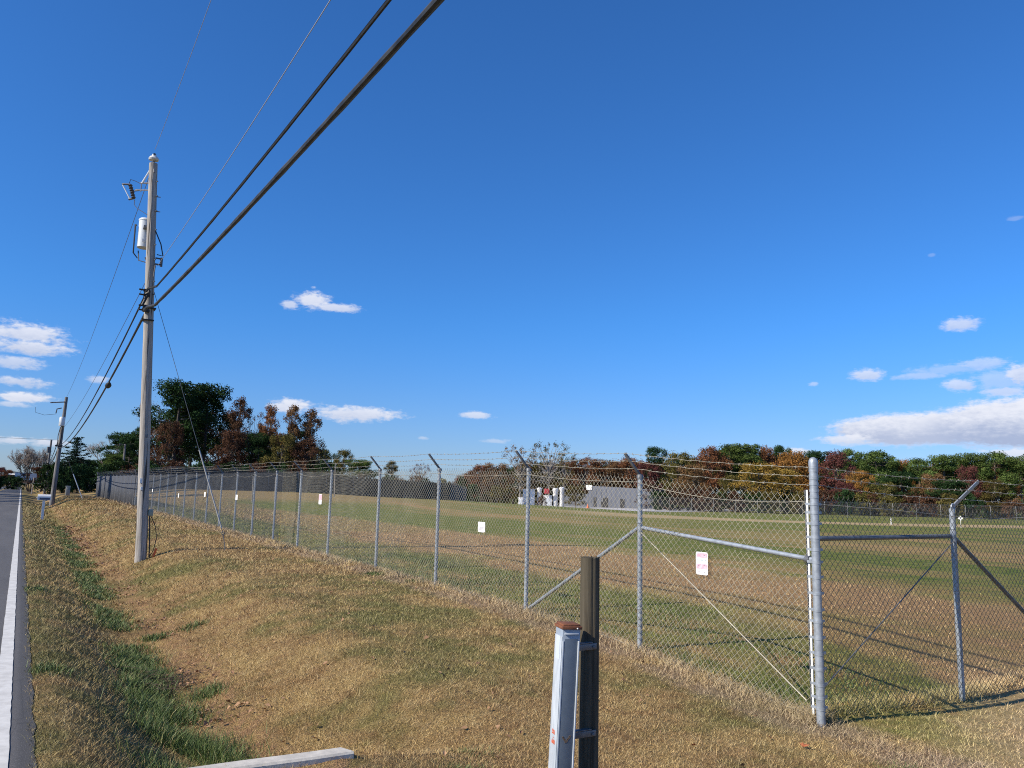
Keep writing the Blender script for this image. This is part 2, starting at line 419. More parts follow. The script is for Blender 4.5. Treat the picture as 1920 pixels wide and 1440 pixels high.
def asphalt_build(t, b):
    co = geo_co(t); s = N(t, 'ShaderNodeSeparateXYZ', ins={0: co})
    big = NOISE(t, N(t, 'ShaderNodeMapping', ins={0: co, 3: (1.5, .15, 1)}).outputs[0], 1, 4); sp = NOISE(t, co, 160, 2, .7)
    c = MIX(t, SS(t, big, .3, .7), (.076, .073, .071), (.104, .099, .094))
    edge = SS(t, M_(t, 'ADD', s.outputs[0], M_(t, 'MULTIPLY', NOISE(t, co, 3, 3), .03)), .12, .17)
    c = MIX(t, M_(t, 'MULTIPLY', edge, .65), c, (.040, .039, .038))
    c = MIX(t, SS(t, sp, .58, .75), c, (.26, .25, .24)); c = MIX(t, SS(t, sp, .42, .28), c, (.03, .03, .03))
    vo = N(t, 'ShaderNodeTexVoronoi', feature='DISTANCE_TO_EDGE', ins={'Vector': N(t, 'ShaderNodeMapping', ins={0: co, 3: (2.6, 1.1, 1)}).outputs[0], 'Scale': 1.0}).outputs[0]
    c = MIX(t, M_(t, 'MULTIPLY', SS(t, vo, .012, .003), .3), c, (.022, .022, .022))
    t.links.new(c, b.inputs['Base Color']); b.inputs['Roughness'].default_value = .9
    bp = N(t, 'ShaderNodeBump', ins={'Height': sp, 'Strength': .3, 'Distance': .0015}); t.links.new(bp.outputs[0], b.inputs['Normal'])


M['asphalt'] = mat('asphalt', build=asphalt_build)
M['white_line'] = mat('white_road_paint', build=mottled((.66, .645, .59), (.52, .505, .46), 9, .8, bump=.05))
M['yellow_line'] = mat('yellow_road_paint', build=mottled((.55, .38, .06), (.45, .3, .05), 9, .7))
M['apron'] = mat('apron_gravel', build=mottled((.50, .485, .47), (.42, .41, .395), .5, .95))
M['galv'] = mat('galvanised_pipe', build=mottled((.40, .44, .48), (.28, .31, .34), 22, .45, .35))
M['galv_dark'] = mat('galvanised_shaded', build=mottled((.17, .18, .19), (.11, .115, .125), 22, .5, .3))  # darker copy of the pipe metal; shadow side of the arms put into the colour
M['wire'] = mat('galvanised_wire', build=mottled((.42, .39, .30), (.27, .25, .20), 3, .5, .1))
M['far_wire'] = mat('dark_fence_wire', base=(.15, .155, .17), rough=.6)  # darkest wire tone, for the mesh farthest off
M['wire_dark'] = mat('brown_self_shaded_wire', base=(.17, .155, .115), rough=.5)  # return fence mesh: its self-shading along the sun put into a darker wire colour
M['wire_mid'] = mat('grey_galvanised_wire', base=(.165, .17, .175), rough=.55)  # darker wire tone for the middle stretch of the long fence
M['screen'] = mat('dark_privacy_screen', build=mottled((.030, .038, .040), (.045, .052, .050), .8, .9))


def wood_build(c1, c2, c3, sc=1.0):
    def f(t, b):
        co = obj_co(t); st = N(t, 'ShaderNodeMapping', ins={0: co, 3: (26 * sc, 26 * sc, 1.3)}).outputs[0]
        g = NOISE(t, st, 1.0, 6, .65); pt = NOISE(t, co, 1.6, 4)
        c = MIX(t, SS(t, g, .3, .68), c1, c2); c = MIX(t, M_(t, 'MULTIPLY', SS(t, pt, .45, .7), .5), c, c3)
        c = MIX(t, SS(t, g, .36, .30), c, (.05, .042, .035))
        ck = NOISE(t, N(t, 'ShaderNodeMapping', ins={0: co, 3: (17 * sc, 17 * sc, .55)}).outputs[0], 1.0, 3, .5)
        c = MIX(t, M_(t, 'MULTIPLY', SS(t, ck, .60, .66), .8), c, (.03, .025, .02)); c = MIX(t, M_(t, 'MULTIPLY', SS(t, ck, .42, .34), .35), c, c3)
        t.links.new(c, b.inputs['Base Color']); b.inputs['Roughness'].default_value = .9; b.inputs['Specular IOR Level'].default_value = .15
        bp = N(t, 'ShaderNodeBump', ins={'Height': g, 'Strength': .8, 'Distance': .012}); t.links.new(bp.outputs[0], b.inputs['Normal'])
    return f


M['pole_wood'] = mat('weathered_pole_wood', build=wood_build((.25, .235, .215), (.45, .425, .39), (.34, .305, .26)))
M['dark_pole'] = mat('dark_creosoted_pole', build=wood_build((.10, .10, .105), (.25, .245, .24), (.16, .15, .145)))
M['post_wood'] = mat('old_post_wood', build=wood_build((.042, .034, .024), (.118, .102, .074), (.068, .062, .040), 1.25))
M['black'] = mat('black_cable_jacket', build=mottled((.010, .011, .013), (.026, .028, .031), 14, .6))
M['lashed'] = mat('lashed_cable_jacket', build=mottled((.010, .011, .013), (.052, .051, .047), 9, .5, stretch=(1, .5, 1)))
M['alum'] = mat('aluminium_wire', base=(.42, .43, .45), rough=.45, metal=.4)
M['porc'] = mat('pale_porcelain', base=(.62, .62, .60), rough=.25)
M['ins_dark'] = mat('dark_insulator', base=(.05, .045, .045), rough=.35)
M['tank'] = mat('pale_grey_tank_paint', build=mottled((.66, .70, .72), (.60, .64, .66), 3, .4))
M['steel'] = mat('dull_hardware_steel', build=mottled((.20, .21, .22), (.12, .12, .125), 12, .5, .4))
M['orange'] = mat('orange_duct', base=(.75, .13, .03), rough=.5)
M['ped_grey'] = mat('pedestal_grey_paint', build=mottled((.30, .35, .41), (.26, .31, .37), 18, .42))
M['ped_white'] = mat('pedestal_sunlit_paint', build=mottled((.52, .57, .62), (.36, .40, .44), 16, .5, stretch=(1, 1, .3)))  # paler copy of the pedestal paint: sunlight put into the colour, with scuffs


def rust_cap(t, b):
    co = obj_co(t); n = NOISE(t, co, 30, 5, .65)
    t.links.new(MIX(t, SS(t, n, .3, .7), (.22, .080, .034), (.12, .044, .022)), b.inputs['Base Color']); b.inputs['Roughness'].default_value = .85
    bp = N(t, 'ShaderNodeBump', ins={'Height': n, 'Strength': .4, 'Distance': .004}); t.links.new(bp.outputs[0], b.inputs['Normal'])


M['rust'] = mat('rusty_cap', build=rust_cap)
M['rust_stain'] = mat('brown_rust_stain', base=(.16, .115, .08), rough=.9)
M['orange_print'] = mat('orange_print', base=(.62, .11, .03), rough=.7)
M['grey_label'] = mat('faded_grey_label', base=(.52, .58, .64), rough=.7)
M['concrete'] = mat('pale_concrete', build=mottled((.60, .56, .48), (.46, .43, .37), 9, .9, bump=.3))
M['sign_white'] = mat('white_sign_face', base=(.80, .80, .78), rough=.5)
M['sign_pink'] = mat('faded_pink_print', build=mottled((.78, .36, .45), (.80, .55, .60), 30, .5))
M['sign_ink'] = mat('faded_dark_print', base=(.30, .27, .32), rough=.7)
M['sign_aqua'] = mat('faded_aqua_print', base=(.62, .74, .74), rough=.6)
M['white_paint'] = mat('white_paint', build=mottled((.78, .78, .76), (.68, .68, .66), 6, .5))
M['blue_grey_metal'] = mat('blue_grey_siding', build=mottled((.115, .128, .160), (.098, .110, .138), .6, .55))
M['dark_open'] = mat('dark_opening', base=(.02, .02, .022), rough=.6)
M['roof_white'] = mat('white_metal_roof', base=(.7, .7, .7), rough=.5)
M['red'] = mat('red_panel', base=(.45, .04, .05), rough=.5)
M['orange_cone'] = mat('orange_plastic', base=(.8, .16, .04), rough=.5)
M['bark'] = mat('brown_bark', build=mottled((.085, .065, .05), (.14, .11, .085), 3, .95, stretch=(3, 3, .6)))
M['bark_grey'] = mat('grey_bark', build=mottled((.24, .215, .19), (.34, .31, .28), 3, .95))
M['bark_dark'] = mat('dark_bark', build=mottled((.045, .04, .036), (.085, .075, .07), 3, .95))
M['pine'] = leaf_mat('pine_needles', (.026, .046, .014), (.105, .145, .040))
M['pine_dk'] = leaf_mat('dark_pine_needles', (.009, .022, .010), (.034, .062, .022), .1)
M['cedar'] = leaf_mat('blue_green_cedar', (.010, .024, .018), (.035, .062, .042), .1)
M['russet'] = leaf_mat('russet_leaves', (.070, .030, .018), (.22, .100, .048))
M['maroon'] = leaf_mat('maroon_leaves', (.055, .022, .020), (.155, .062, .052))
M['orange_lf'] = leaf_mat('orange_leaves', (.12, .058, .018), (.30, .150, .045))
M['gold'] = leaf_mat('golden_leaves', (.13, .085, .018), (.32, .215, .055))
M['olive'] = leaf_mat('olive_leaves', (.045, .042, .014), (.15, .125, .04))
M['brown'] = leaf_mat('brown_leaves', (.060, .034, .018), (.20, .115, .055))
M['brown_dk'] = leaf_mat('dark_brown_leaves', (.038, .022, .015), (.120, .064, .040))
M['twig'] = leaf_mat('grey_twigs', (.16, .13, .11), (.34, .29, .25))
M['dry_leaf'] = mat('dry_orange_leaf', build=mottled((.42, .13, .045), (.30, .09, .035), 40, .8))
M['yellow_leaf'] = mat('yellow_orange_leaf', build=mottled((.75, .36, .05), (.55, .22, .04), 40, .8))
M['litter'] = mat('brown_leaf_litter', build=mottled((.40, .24, .13), (.2, .1, .05), 5, .9))

# ------------------------------------------------------------------ ground, road
def axis(pos, neg, fine0, fine1, step, growth):
    a = list(np.arange(fine0, fine1, step)); x, s = fine1, step
    while x < pos: a.append(x); s *= growth; x += s
    a.append(pos); x, s = fine0 - step, step
    while x > neg: a.insert(0, x); s *= growth; x -= s
    a.insert(0, neg); return np.array(sorted(set(np.round(a, 4))))


gx = axis(1500, -1500, .2, 7.2, .055, 1.09); gy = axis(1500, -300, 3.0, 14, .09, 1.035)
GX, GY = np.meshgrid(gx, gy); GZ = terrain(GX, GY)
nx, ny = len(gx), len(gy); idx = np.arange(nx * ny).reshape(ny, nx)
quads = np.stack([idx[:-1, :-1], idx[:-1, 1:], idx[1:, 1:], idx[1:, :-1]], -1).reshape(-1, 4)
g = np_mesh('ground', np.stack([GX, GY, GZ], -1).reshape(-1, 3), quads, M['ground'], smooth=True); tag(g, kind='structure')

ys = np.concatenate([np.arange(-40, 3, 2.0), np.arange(3, 30, .05), np.arange(30, 90, .5), np.arange(90, 900, 10.)])
e = .215 + .012 * wob(ys * 3, ys, 1.6, 11) + .014 * wob(ys * 9, ys, 1.3, 12)
V = []; 
for y, x in zip(ys, e): V += [(x, y, -.12), (x, y, 0.0), (-3.2, y, .05), (-6.6, y, 0.0), (-6.6, y, -.12)]
k = 5; Fc = [(i * k + j, (i + 1) * k + j, (i + 1) * k + j + 1, i * k + j + 1) for i in range(len(ys) - 1) for j in range(k - 1)]
tag(np_mesh('road', V, Fc, M['asphalt']), kind='structure')


def stripe(name, x0, x1, m, seed):
    zz = lambda x: .05 * (1 - abs(x + 3.2) / 3.41) + .005
    V = []
    for i, y in enumerate(ys):
        a = .004 * float(wob(y * 7, y, 2, seed)); b_ = .004 * float(wob(y * 7, y, 2, seed + 1))
        V += [(x0 + a, y, zz(x0)), (x1 + b_, y, zz(x1))]
    F_ = [(2 * i, 2 * i + 1, 2 * i + 3, 2 * i + 2) for i in range(len(ys) - 1)]
    return np_mesh(name, V, F_, m)


tag(stripe('edge_line', -.012, .086, M['white_line'], 31), kind='structure')
tag(stripe('centre_line', -3.15, -3.05, M['yellow_line'], 41), kind='structure')
tag(stripe('centre_line', -3.35, -3.25, M['yellow_line'], 43), kind='structure')

# grey apron strip across the back of the field (sheet laid on the terrain)
def draped(name, quad_pts, m, n1=60, n2=6, lift=.03):
    P = [Vector(p) for p in quad_pts]; V = []
    for i in range(n1 + 1):
        for j in range(n2 + 1):
            a = i / n1; b = j / n2
            p = (P[0] * (1 - a) + P[1] * a) * (1 - b) + (P[3] * (1 - a) + P[2] * a) * b
            V.append((p.x, p.y, tz(p.x, p.y) + lift))
    F_ = [(i * (n2 + 1) + j, (i + 1) * (n2 + 1) + j, (i + 1) * (n2 + 1) + j + 1, i * (n2 + 1) + j + 1) for i in range(n1) for j in range(n2)]
    return np_mesh(name, V, F_, m)


def gp(px, depth): p = at_depth(px, 905, depth); return (p.x, p.y, 0)


tag(draped('taxiway', [gp(700, 112), gp(1250, 122), gp(1500, 190), gp(760, 150)], M['apron'], lift=.05), kind='structure')

# ------------------------------------------------------------------ grass blades
rng = np.random.RandomState(5)


def blades(P, h, w, lean, flatten=None):
    """one bent triangle pair per blade; P (n,2) ground points"""
    n = len(P); a = rng.rand(n) * 2 * np.pi; z = terrain(P[:, 0], P[:, 1]) - .004
    dx, dy = np.cos(a), np.sin(a); la = rng.rand(n) * 2 * np.pi; ll = h * lean * (0.4 + rng.rand(n))
    tx, ty = np.cos(la) * ll, np.sin(la) * ll
    b1 = np.stack([P[:, 0] - dx * w / 2, P[:, 1] - dy * w / 2, z], -1); b2 = np.stack([P[:, 0] + dx * w / 2, P[:, 1] + dy * w / 2, z], -1)
    m1 = np.stack([P[:, 0] + tx * .4 - dx * w * .35, P[:, 1] + ty * .4 - dy * w * .35, z + h * .6], -1)
    m2 = np.stack([P[:, 0] + tx * .4 + dx * w * .35, P[:, 1] + ty * .4 + dy * w * .35, z + h * .6], -1)
    t1 = np.stack([P[:, 0] + tx, P[:, 1] + ty, z + h], -1)
    V = np.stack([b1, b2, m2, m1, t1], 1).reshape(-1, 3); i = np.arange(n)[:, None] * 5
    F1 = i + np.array([[0, 1, 2]]); F2 = i + np.array([[0, 2, 3]]); F3 = i + np.array([[3, 2, 4]])
    return V, np.concatenate([F1, F2, F3]), np.repeat(rng.rand(n), 5)


def wedge(n, d0, d1, b0, b1, power=1.0):
    """points in a sector around the standpoint, thinning out with distance"""
    u = rng.rand(n); d = d0 * (d1 / d0) ** u; b = np.radians(b0 + (b1 - b0) * rng.rand(n))
    return np.stack([np.sin(b) * d, np.cos(b) * d], -1), d


P, d = wedge(1000000, 3.2, 80, -3, 76)
edge_x = .185 + .012 * np.sin(P[:, 1] * 5) + .018 * rng.randn(len(P))
keep = (P[:, 0] > edge_x) & ((P[:, 0] < 5.75) | ((P[:, 0] - 5.7) * .10 < rng.rand(len(P)) ** 2)) & (P[:, 0] < 18); P, d = P[keep], d[keep]
xd = xditch(P[:, 1]); cover = .62 + .38 * wob(P[:, 0], P[:, 1], 5, 21)
bare = np.exp(-((P[:, 0] - xd - .35) / .25) ** 2) * .6
drive = sst((P[:, 0] * .55 - P[:, 1] + .3) / 1.5) * .6
keep = rng.rand(len(P)) < cover + .25 - bare - drive; P, d = P[keep], d[keep]
sc = np.clip(d / 7, .7, 8)
h = (.017 + .019 * rng.rand(len(P))) * (1 + .35 * (sc - 1)) * (1 - .3 * drive[keep] if False else 1)
h = np.where((np.abs(P[:, 0] - 5.6) < .2), h * 1.7, h); h = np.where(rng.rand(len(P)) < .03, h * 2.0, h)
V, Fc, rn = blades(P, h, .0032 * sc * 1.15, 1.3)
tag(np_mesh('lawn_grass', V, Fc, M['blade'], {'rnd': rn}), 'short dry tan turf covering the verge, bank and field', 'grass', kind='stuff')

# taller green grass in the ditch bottom by the headwall, and tufts
n = 60000; Yd = 4.92 + 5.6 * rng.rand(n) ** 1.5; Xd = xditch(Yd) - .10 + rng.randn(n) * .16 * np.interp(Yd, [4.8, 10], [1.25, .55]) + .08
k1 = (wob(Xd, Yd, 5, 91) + .55 - (Yd - 5) * .10 > rng.rand(n) * .9) & (Xd > .45); P1 = np.stack([Xd, Yd], -1)[k1]
h1 = (.035 + .13 * rng.rand(len(P1)) ** 2.2 * np.interp(P1[:, 1], [4.8, 7, 10], [1, .7, .4]) + .03 * rng.rand(len(P1)))
n = 26000; Yd = 9 + 30 * rng.rand(n) ** 1.6; Xd = 1.12 + .010 * Yd + rng.randn(n) * .13
k2 = (wob(Xd, Yd, 2.2, 93) > -.12); P2 = np.stack([Xd, Yd], -1)[k2]; h2 = .03 + .05 * rng.rand(len(P2))
T = []; HT = []
for px, py, dpt, nt_, hh in ((395, 1228, 7.3, 500, .07), (505, 1392, 5.0, 900, .13), (540, 1400, 5.0, 500, .10), (365, 1128, 10, 260, .06), (1700, 1415, 5.2, 220, .03), (1720, 1425, 5.1, 160, .03),
                             (702, 1087, 13.5, 400, .05), (784, 1095, 12.6, 500, .05), (880, 1425, 4.7, 300, .045), (880, 1370, 5.2, 200, .04), (585, 1033, 18, 300, .06), (300, 1098, 9.8, 400, .06), (90, 1310, 6.3, 400, .06), (60, 1150, 11, 300, .06)):
    c = at_depth(px, py, dpt); n = nt_
    T.append(np.stack([c.x + rng.randn(n) * .09, c.y + rng.randn(n) * .09], -1)); HT.append(hh * (.4 + .9 * rng.rand(n)))
P3 = np.concatenate(T); h3 = np.concatenate(HT)
n = 34000; Yf = 4.5 + 12 * rng.rand(n) ** 1.4; Xf = 5.85 + 1.9 * rng.rand(n) ** 1.2; kf = wob(Xf, Yf, 2.4, 61) + .25 > rng.rand(n) * .7; P4 = np.stack([Xf, Yf], -1)[kf]; h4 = .02 + .04 * rng.rand(len(P4))
PP = np.concatenate([P1, P2, P3, P4]); HH = np.concatenate([h1, h2, h3, h4]); dd_ = np.hypot(PP[:, 0], PP[:, 1])
V, Fc, rn = blades(PP, HH, .0045 * np.clip(dd_ / 6.5, .8, 4), .75)
tag(np_mesh('ditch_grass', V, Fc, M['green_blade'], {'rnd': rn}), 'lush green grass growing in the roadside ditch bottom', 'grass', kind='stuff')

# straw weeds along the fence feet
n = 16000; Yf = 4.2 + 40 * rng.rand(n) ** 2.2; P5 = np.stack([5.62 + rng.randn(n) * .07, Yf], -1)
n2 = 9000; Xf = 5.7 + 6 * rng.rand(n2) ** 1.3; P6 = np.stack([Xf, 4.22 + rng.randn(n2) * .06 + .02 * Xf], -1)
PP = np.concatenate([P5, P6]); HH = .03 + .10 * rng.rand(len(PP)) ** 2
V, Fc, rn = blades(PP, HH, .004 * np.clip(np.hypot(PP[:, 0], PP[:, 1]) / 6.5, 1, 3), 1.0)
tag(np_mesh('straw_weeds', V, Fc, M['blade'], {'rnd': np.clip(rn + .3, 0, 1)}), 'dry straw weeds left standing along the fence foot', 'weeds', kind='stuff')

# leaf litter in the ditch
n = 2200; Yd = 5 + 34 * rng.rand(n) ** 1.4; Xd = xditch(Yd) + .32 + rng.randn(n) * .16
keep = wob(Xd, Yd, 3, 71) > .05; Xd, Yd = Xd[keep], Yd[keep]; n = len(Xd); V = []; Fc = []
Xl = rng.uniform(1.8, 5.4, 160); Yl = rng.uniform(3.6, 16, 160); Xd = np.concatenate([Xd, Xl]); Yd = np.concatenate([Yd, Yl]); n = len(Xd)
zz = terrain(Xd, Yd)
for i in range(n):
    a = rng.rand() * 6.28; s_ = .012 + .022 * rng.rand(); s_ *= max(1, Yd[i] / 14); ca, sa = math.cos(a) * s_, math.sin(a) * s_; b0 = len(V); t_ = rng.rand(3) * s_
    V += [(Xd[i] - ca, Yd[i] - sa, zz[i] + .012), (Xd[i] + sa * .6, Yd[i] - ca * .6, zz[i] + .015 + t_[0]), (Xd[i] + ca, Yd[i] + sa, zz[i] + .012 + t_[1]), (Xd[i] - sa * .6, Yd[i] + ca * .6, zz[i] + .02 + t_[2])]
    Fc.append((b0, b0 + 1, b0 + 2, b0 + 3))
tag(np_mesh('leaf_litter', V, Fc, M['litter']), 'brown leaf litter and crumbs of earth along the ditch bottom', 'leaf litter', kind='stuff')

# dead brown brush in the ditch
c = at_depth(303, 1222, 7.6); cx, cy = c.x, c.y; mb = MB(); random.seed(3)
for i in range(170):
    a = random.uniform(0, 6.28); l = random.uniform(.12, .34); x0 = cx + random.gauss(0, .13); y0 = cy + random.gauss(0, .2); z0 = tz(x0, y0) - .01
    mb.tube([(x0, y0, z0), (x0 + math.cos(a) * l * .5, y0 + math.sin(a) * l * .5, z0 + l * .28), (x0 + math.cos(a) * l, y0 + math.sin(a) * l, z0 + l * random.uniform(.15, .45))], [.0025, .002, .0012], 3, False)
tag(mb.build('dead_brush', mat('dead_brown_twigs', base=(.085, .055, .040), rough=.9), origin=(cx, cy, tz(cx, cy))), 'dark brown dead brush lying on the ditch slope', 'dead shrub')

# ------------------------------------------------------------------ fallen leaves
def leaf_mesh():
    out = []
    lob = [(0, 1), (.22, .55), (.75, .75), (.5, .3), (1, .05), (.5, -.1), (.6, -.55), (.2, -.35), (0, -.7), (-.2, -.35), (-.6, -.55), (-.5, -.1), (-1, .05), (-.5, .3), (-.75, .75), (-.22, .55)]
    v = [(0, 0, .12)] + [(x, y, .35 * (x * x + .3 * y * y)) for x, y in lob]
    f = [(0, i + 1, (i + 1) % len(lob) + 1) for i in range(len(lob))]; return v, f


lv, lf = leaf_mesh(); lm = bpy.data.meshes.new('fallen_leaf'); lm.from_pydata(lv, [], lf); lm.materials.append(M['dry_leaf'])
for (px, py, dp, s_, m, lab) in ((1442, 1389, 5.05, .035, 'dry_leaf', 'curled orange leaf on the tan grass, nearest the wooden post side'), (1508, 1405, 4.9, .04, 'dry_leaf', 'large curled rust leaf on the bare grass in front of the corner post'),
                                 (1299, 1404, 4.95, .026, 'dry_leaf', 'small dark red leaf lying right of the wooden post'), (1578, 1329, 6.0, .042, 'yellow_leaf', 'yellow orange leaf caught at the fence foot, left of a pair'),
                                 (1592, 1328, 6.0, .038, 'yellow_leaf', 'yellow orange leaf caught at the fence foot, right of a pair')):
    c = at_depth(px, py, dp); t_ = (c.z - tz(c.x, c.y)); # settle on the turf
    v = ray(px, py)
    for _ in range(20):
        t_ = (c.z - tz(c.x, c.y)); c = c + v * (t_ / -v.z)
    o = bpy.data.objects.new('fallen_leaf', lm); col.objects.link(o); o.location = (c.x, c.y, tz(c.x, c.y) + .025); o.scale = (s_, s_, s_)
    o.rotation_euler = (random.uniform(-.4, .4), random.uniform(-.6, .1), random.uniform(0, 6)); o.material_slots[0].link = 'OBJECT'; o.material_slots[0].material = M[m]
    tag(o, lab, 'leaf', 'fallen leaves on the grass')


def on_ground(px, py, d0=8.0):
    v = ray(px, py); c = EYE + v * d0
    for _ in range(60):
        c = c + v * ((c.z - tz(c.x, c.y)) / -v.z) * .7
    return c


# concrete headwall over the culvert
P0 = on_ground(640, 1412, 4.8); P1_ = Vector((.35, 4.80, 0)); P0 = Vector((1.85, 4.70, 0))
d_ = (P0 - P1_); ang = math.atan2(d_.y, d_.x); L = d_.length
mb = MB(); prof = [(-.06, -.3), (-.06, .0), (-.05, .012), (.05, .012), (.06, .0), (.06, -.3)]
rot = Matrix.Rotation(ang, 3, 'Z'); rings = []
for i in range(15):
    x = L * i / 14 if i < 14 else L
    off = Vector((x, 0, 0)); b0 = len(mb.v)
    for (py_, pz_) in prof:
        q = Vector((x - (.05 if (i == 14 and py_ > 0) else 0), py_ + .003 * math.sin(x * 9), -.058 + pz_)); mb.v.append(P1_ + rot @ q)
    rings.append(b0)
for a, b in zip(rings[:-1], rings[1:]):
    for j in range(6): mb.f.append((a + j, a + (j + 1) % 6, b + (j + 1) % 6, b + j))
mb.f.append(tuple(rings[0] + j for j in range(6))[::-1]); mb.f.append(tuple(rings[-1] + j for j in range(6)))
tag(mb.build('concrete_headwall', M['concrete'], smooth=False, origin=P1_), 'pale concrete headwall bar half buried across the ditch end', 'headwall')

# ------------------------------------------------------------------ pedestal and wooden post
def frame(px, depth): p = at_depth(px, 905, depth); return p


wp = frame(1108, 4.36); wz = tz(wp.x, wp.y); wtop = at_depth(1110, 1043, 4.36).z
t = thing('wooden_post', (wp.x, wp.y, wz), 'short round weathered wooden post bolted beside the metal pedestal', 'post')
mb = MB(); rad = .055; H_ = wtop - wz; seg = 48; prof = []
random.seed(8)
b0 = 0
zs = [-.3, 0, .2, .4, .6, .8, .9, .96, 1.0, 1.05]; zs = [z_ * H_ / 1.05 if z_ > 0 else z_ for z_ in zs] + []
for i, z_ in enumerate(zs):
    for k in range(seg):
        a = 2 * math.pi * k / seg; rr = rad * (1 + .015 * math.sin(2 * a + 1) + .006 * math.sin(5 * a + z_ * 2)) * (1 - .04 * z_ / H_)
        for ca in (4.35,):   # a drying check
            dlt = abs((a - ca + math.pi) % (2 * math.pi) - math.pi)
            if dlt < .12: rr *= .93 if z_ > H_ * .3 else .99
        top = (i == len(zs) - 1); mb.v.append(Vector((wp.x + rr * math.cos(a), wp.y + rr * math.sin(a), wz + z_ + (random.uniform(-.004, .003) if top else 0))))
for i in range(len(zs) - 1):
    for k in range(seg): a = i * seg + k; b = i * seg + (k + 1) % seg; mb.f.append((a, b, b + seg, a + seg))
c_i = len(mb.v); mb.v.append(Vector((wp.x, wp.y, wz + H_ - .004)))
for k in range(seg): mb.f.append(((len(zs) - 1) * seg + k, (len(zs) - 1) * seg + (k + 1) % seg, c_i))
mb.build('post_shaft', M['post_wood'], t)

pp = frame(1056, 4.22); pz = tz(pp.x, pp.y); ptop = at_depth(1060, 1166, 4.22).z
t = thing('cable_pedestal', (pp.x, pp.y, pz), 'grey square metal cable pedestal with a rusty cap, bracketed to the wooden post', 'pedestal')
lean = Matrix.Rotation(R(2.2), 3, fw) @ Matrix.Rotation(R(-14.5), 3, 'Z'); W_ = .10; Hp = ptop - pz
def LP(x, y, z): return Vector((pp.x, pp.y, pz)) + lean @ Vector((x, y, z))
cz = Hp / 2 - .12
mb = MB(); mb.box(LP(0, .0, cz), (W_, W_, Hp + .22), lean, .003); mb.build('pedestal_body', M['ped_grey'], t)
mb = MB(); mb.box(LP(-W_ / 2 - .0018, 0, cz - .01), (.003, W_ - .004, Hp + .16), lean, .001); mb.build('sunlit_side', M['ped_white'], t)  # thin pale sheet carrying the sunlit look of the left face
# front door set in, with a raised rail on its right and a pale left edge
mb = MB(); mb.box(LP(.0, -W_ / 2 - .002, cz - .015), (W_ - .026, .004, Hp + .15), lean, .001); mb.build('front_door', mat('pedestal_shaded_front', build=mottled((.105, .135, .175), (.09, .118, .155), 30, .45)), t)  # shade on the front put into a darker paint colour
mb = MB(); mb.box(LP(W_ / 2 - .010, -W_ / 2 - .006, cz - .02), (.008, .012, Hp + .14), lean, .002); mb.box(LP(-W_ / 2 + .005, -W_ / 2 - .002, cz - .02), (.008, .005, Hp + .14), lean, .001)
mb.box(LP(0, -W_ / 2 - .004, Hp - .035), (W_ - .02, .006, .008), lean, .001); mb.build('door_rail', M['ped_white'], t)
mb = MB(); mb.box(LP(0, -.001, Hp - .004), (W_ + .014, W_ + .016, .016), lean, .003); mb.box(LP(0, -.001, Hp + .008), (W_ - .002, W_ - .0, .010), lean, .003); cap = mb.build('rusty_cap', M['rust'], t)
mb = MB(); mb.lathe(LP(.028, -W_ / 2 - .010, Hp - .006), [(.004, 0), (.004, .004), (.001, .006)], 8, tuple(lean @ Vector((0, -1, 0)))); mb.build('screw', M['sign_white'], cap)
# brackets to the post
for zf_, nm in ((Hp - .115, 1), (Hp - .56, 2)):
    a = LP(W_ / 2, .0, zf_); b_ = Vector((wp.x - .012, wp.y - .060, a.z - .005)); mb = MB()
    dv = (b_ - a); an = math.atan2(dv.y, dv.x); mb.box((a + b_) / 2 - Vector((0, 0, 0)), (dv.length + .03, .006, .032), Matrix.Rotation(an, 3, 'Z'), .002)
    mb.box((a + b_) / 2 + Vector((0, .012, .02)), (dv.length * .8, .03, .005), Matrix.Rotation(an, 3, 'Z'), .001)
    br = mb.build('bracket', M['steel'], t)
    mb = MB(); mb.lathe(b_ + Vector((-.006, -.004, 0)), [(.009, 0), (.009, .007), (.003, .009)], 6, (-.3, -1, 0)); mb.build('bolt', M['steel'], br)
# marks: faded label, orange print, rust stain
mb = MB(); mb.box(LP(-W_ / 2 - .0042, -.002, Hp - .11), (.001, W_ * .52, .12), lean); mb.build('faded_label', M['grey_label'], t)
def lettering(name, body, size, origin_, rot_, m, parent, extrude=.0004):
    cu = bpy.data.curves.new(name, 'FONT'); cu.body = body; cu.size = size; cu.extrude = extrude; cu.align_x = 'CENTER'; cu.align_y = 'CENTER'; cu.space_line = .8; cu.offset = .0006
    tmp = bpy.data.objects.new('tmp', cu); col.objects.link(tmp); bpy.context.view_layer.update()
    me = bpy.data.meshes.new_from_object(tmp.evaluated_get(bpy.context.evaluated_depsgraph_get())); bpy.data.objects.remove(tmp); bpy.data.curves.remove(cu)
    me.transform(rot_.to_4x4()); me.materials.clear(); me.materials.append(m); o = bpy.data.objects.new(name, me); col.objects.link(o); o.parent = parent; o.location = Vector(origin_) - parent_world(parent); return o


face_l = lean @ Matrix(((0, 0, -1), (-1, 0, 0), (0, 1, 0)))      # text plane on the left face, reading up to the cap
lettering('orange_print', '501\n-\n600', .030, LP(-W_ / 2 - .0042, -.004, Hp - .56), face_l, M['orange_print'], t)
mb = MB()
for k_ in range(9):
    a = k_ / 8; x_ = -.022 + .04 * a; z_ = Hp - .575 + .03 * abs(a - .45) ** .8 * 1.6
    mb.box(LP(x_, -W_ / 2 - .0048, z_), (.008, .001, .010 + .006 * (k_ % 2)), lean @ Matrix.Rotation(.5 * (k_ - 4) / 4, 3, 'Y'))
mb.build('rust_stain', M['rust_stain'], t)

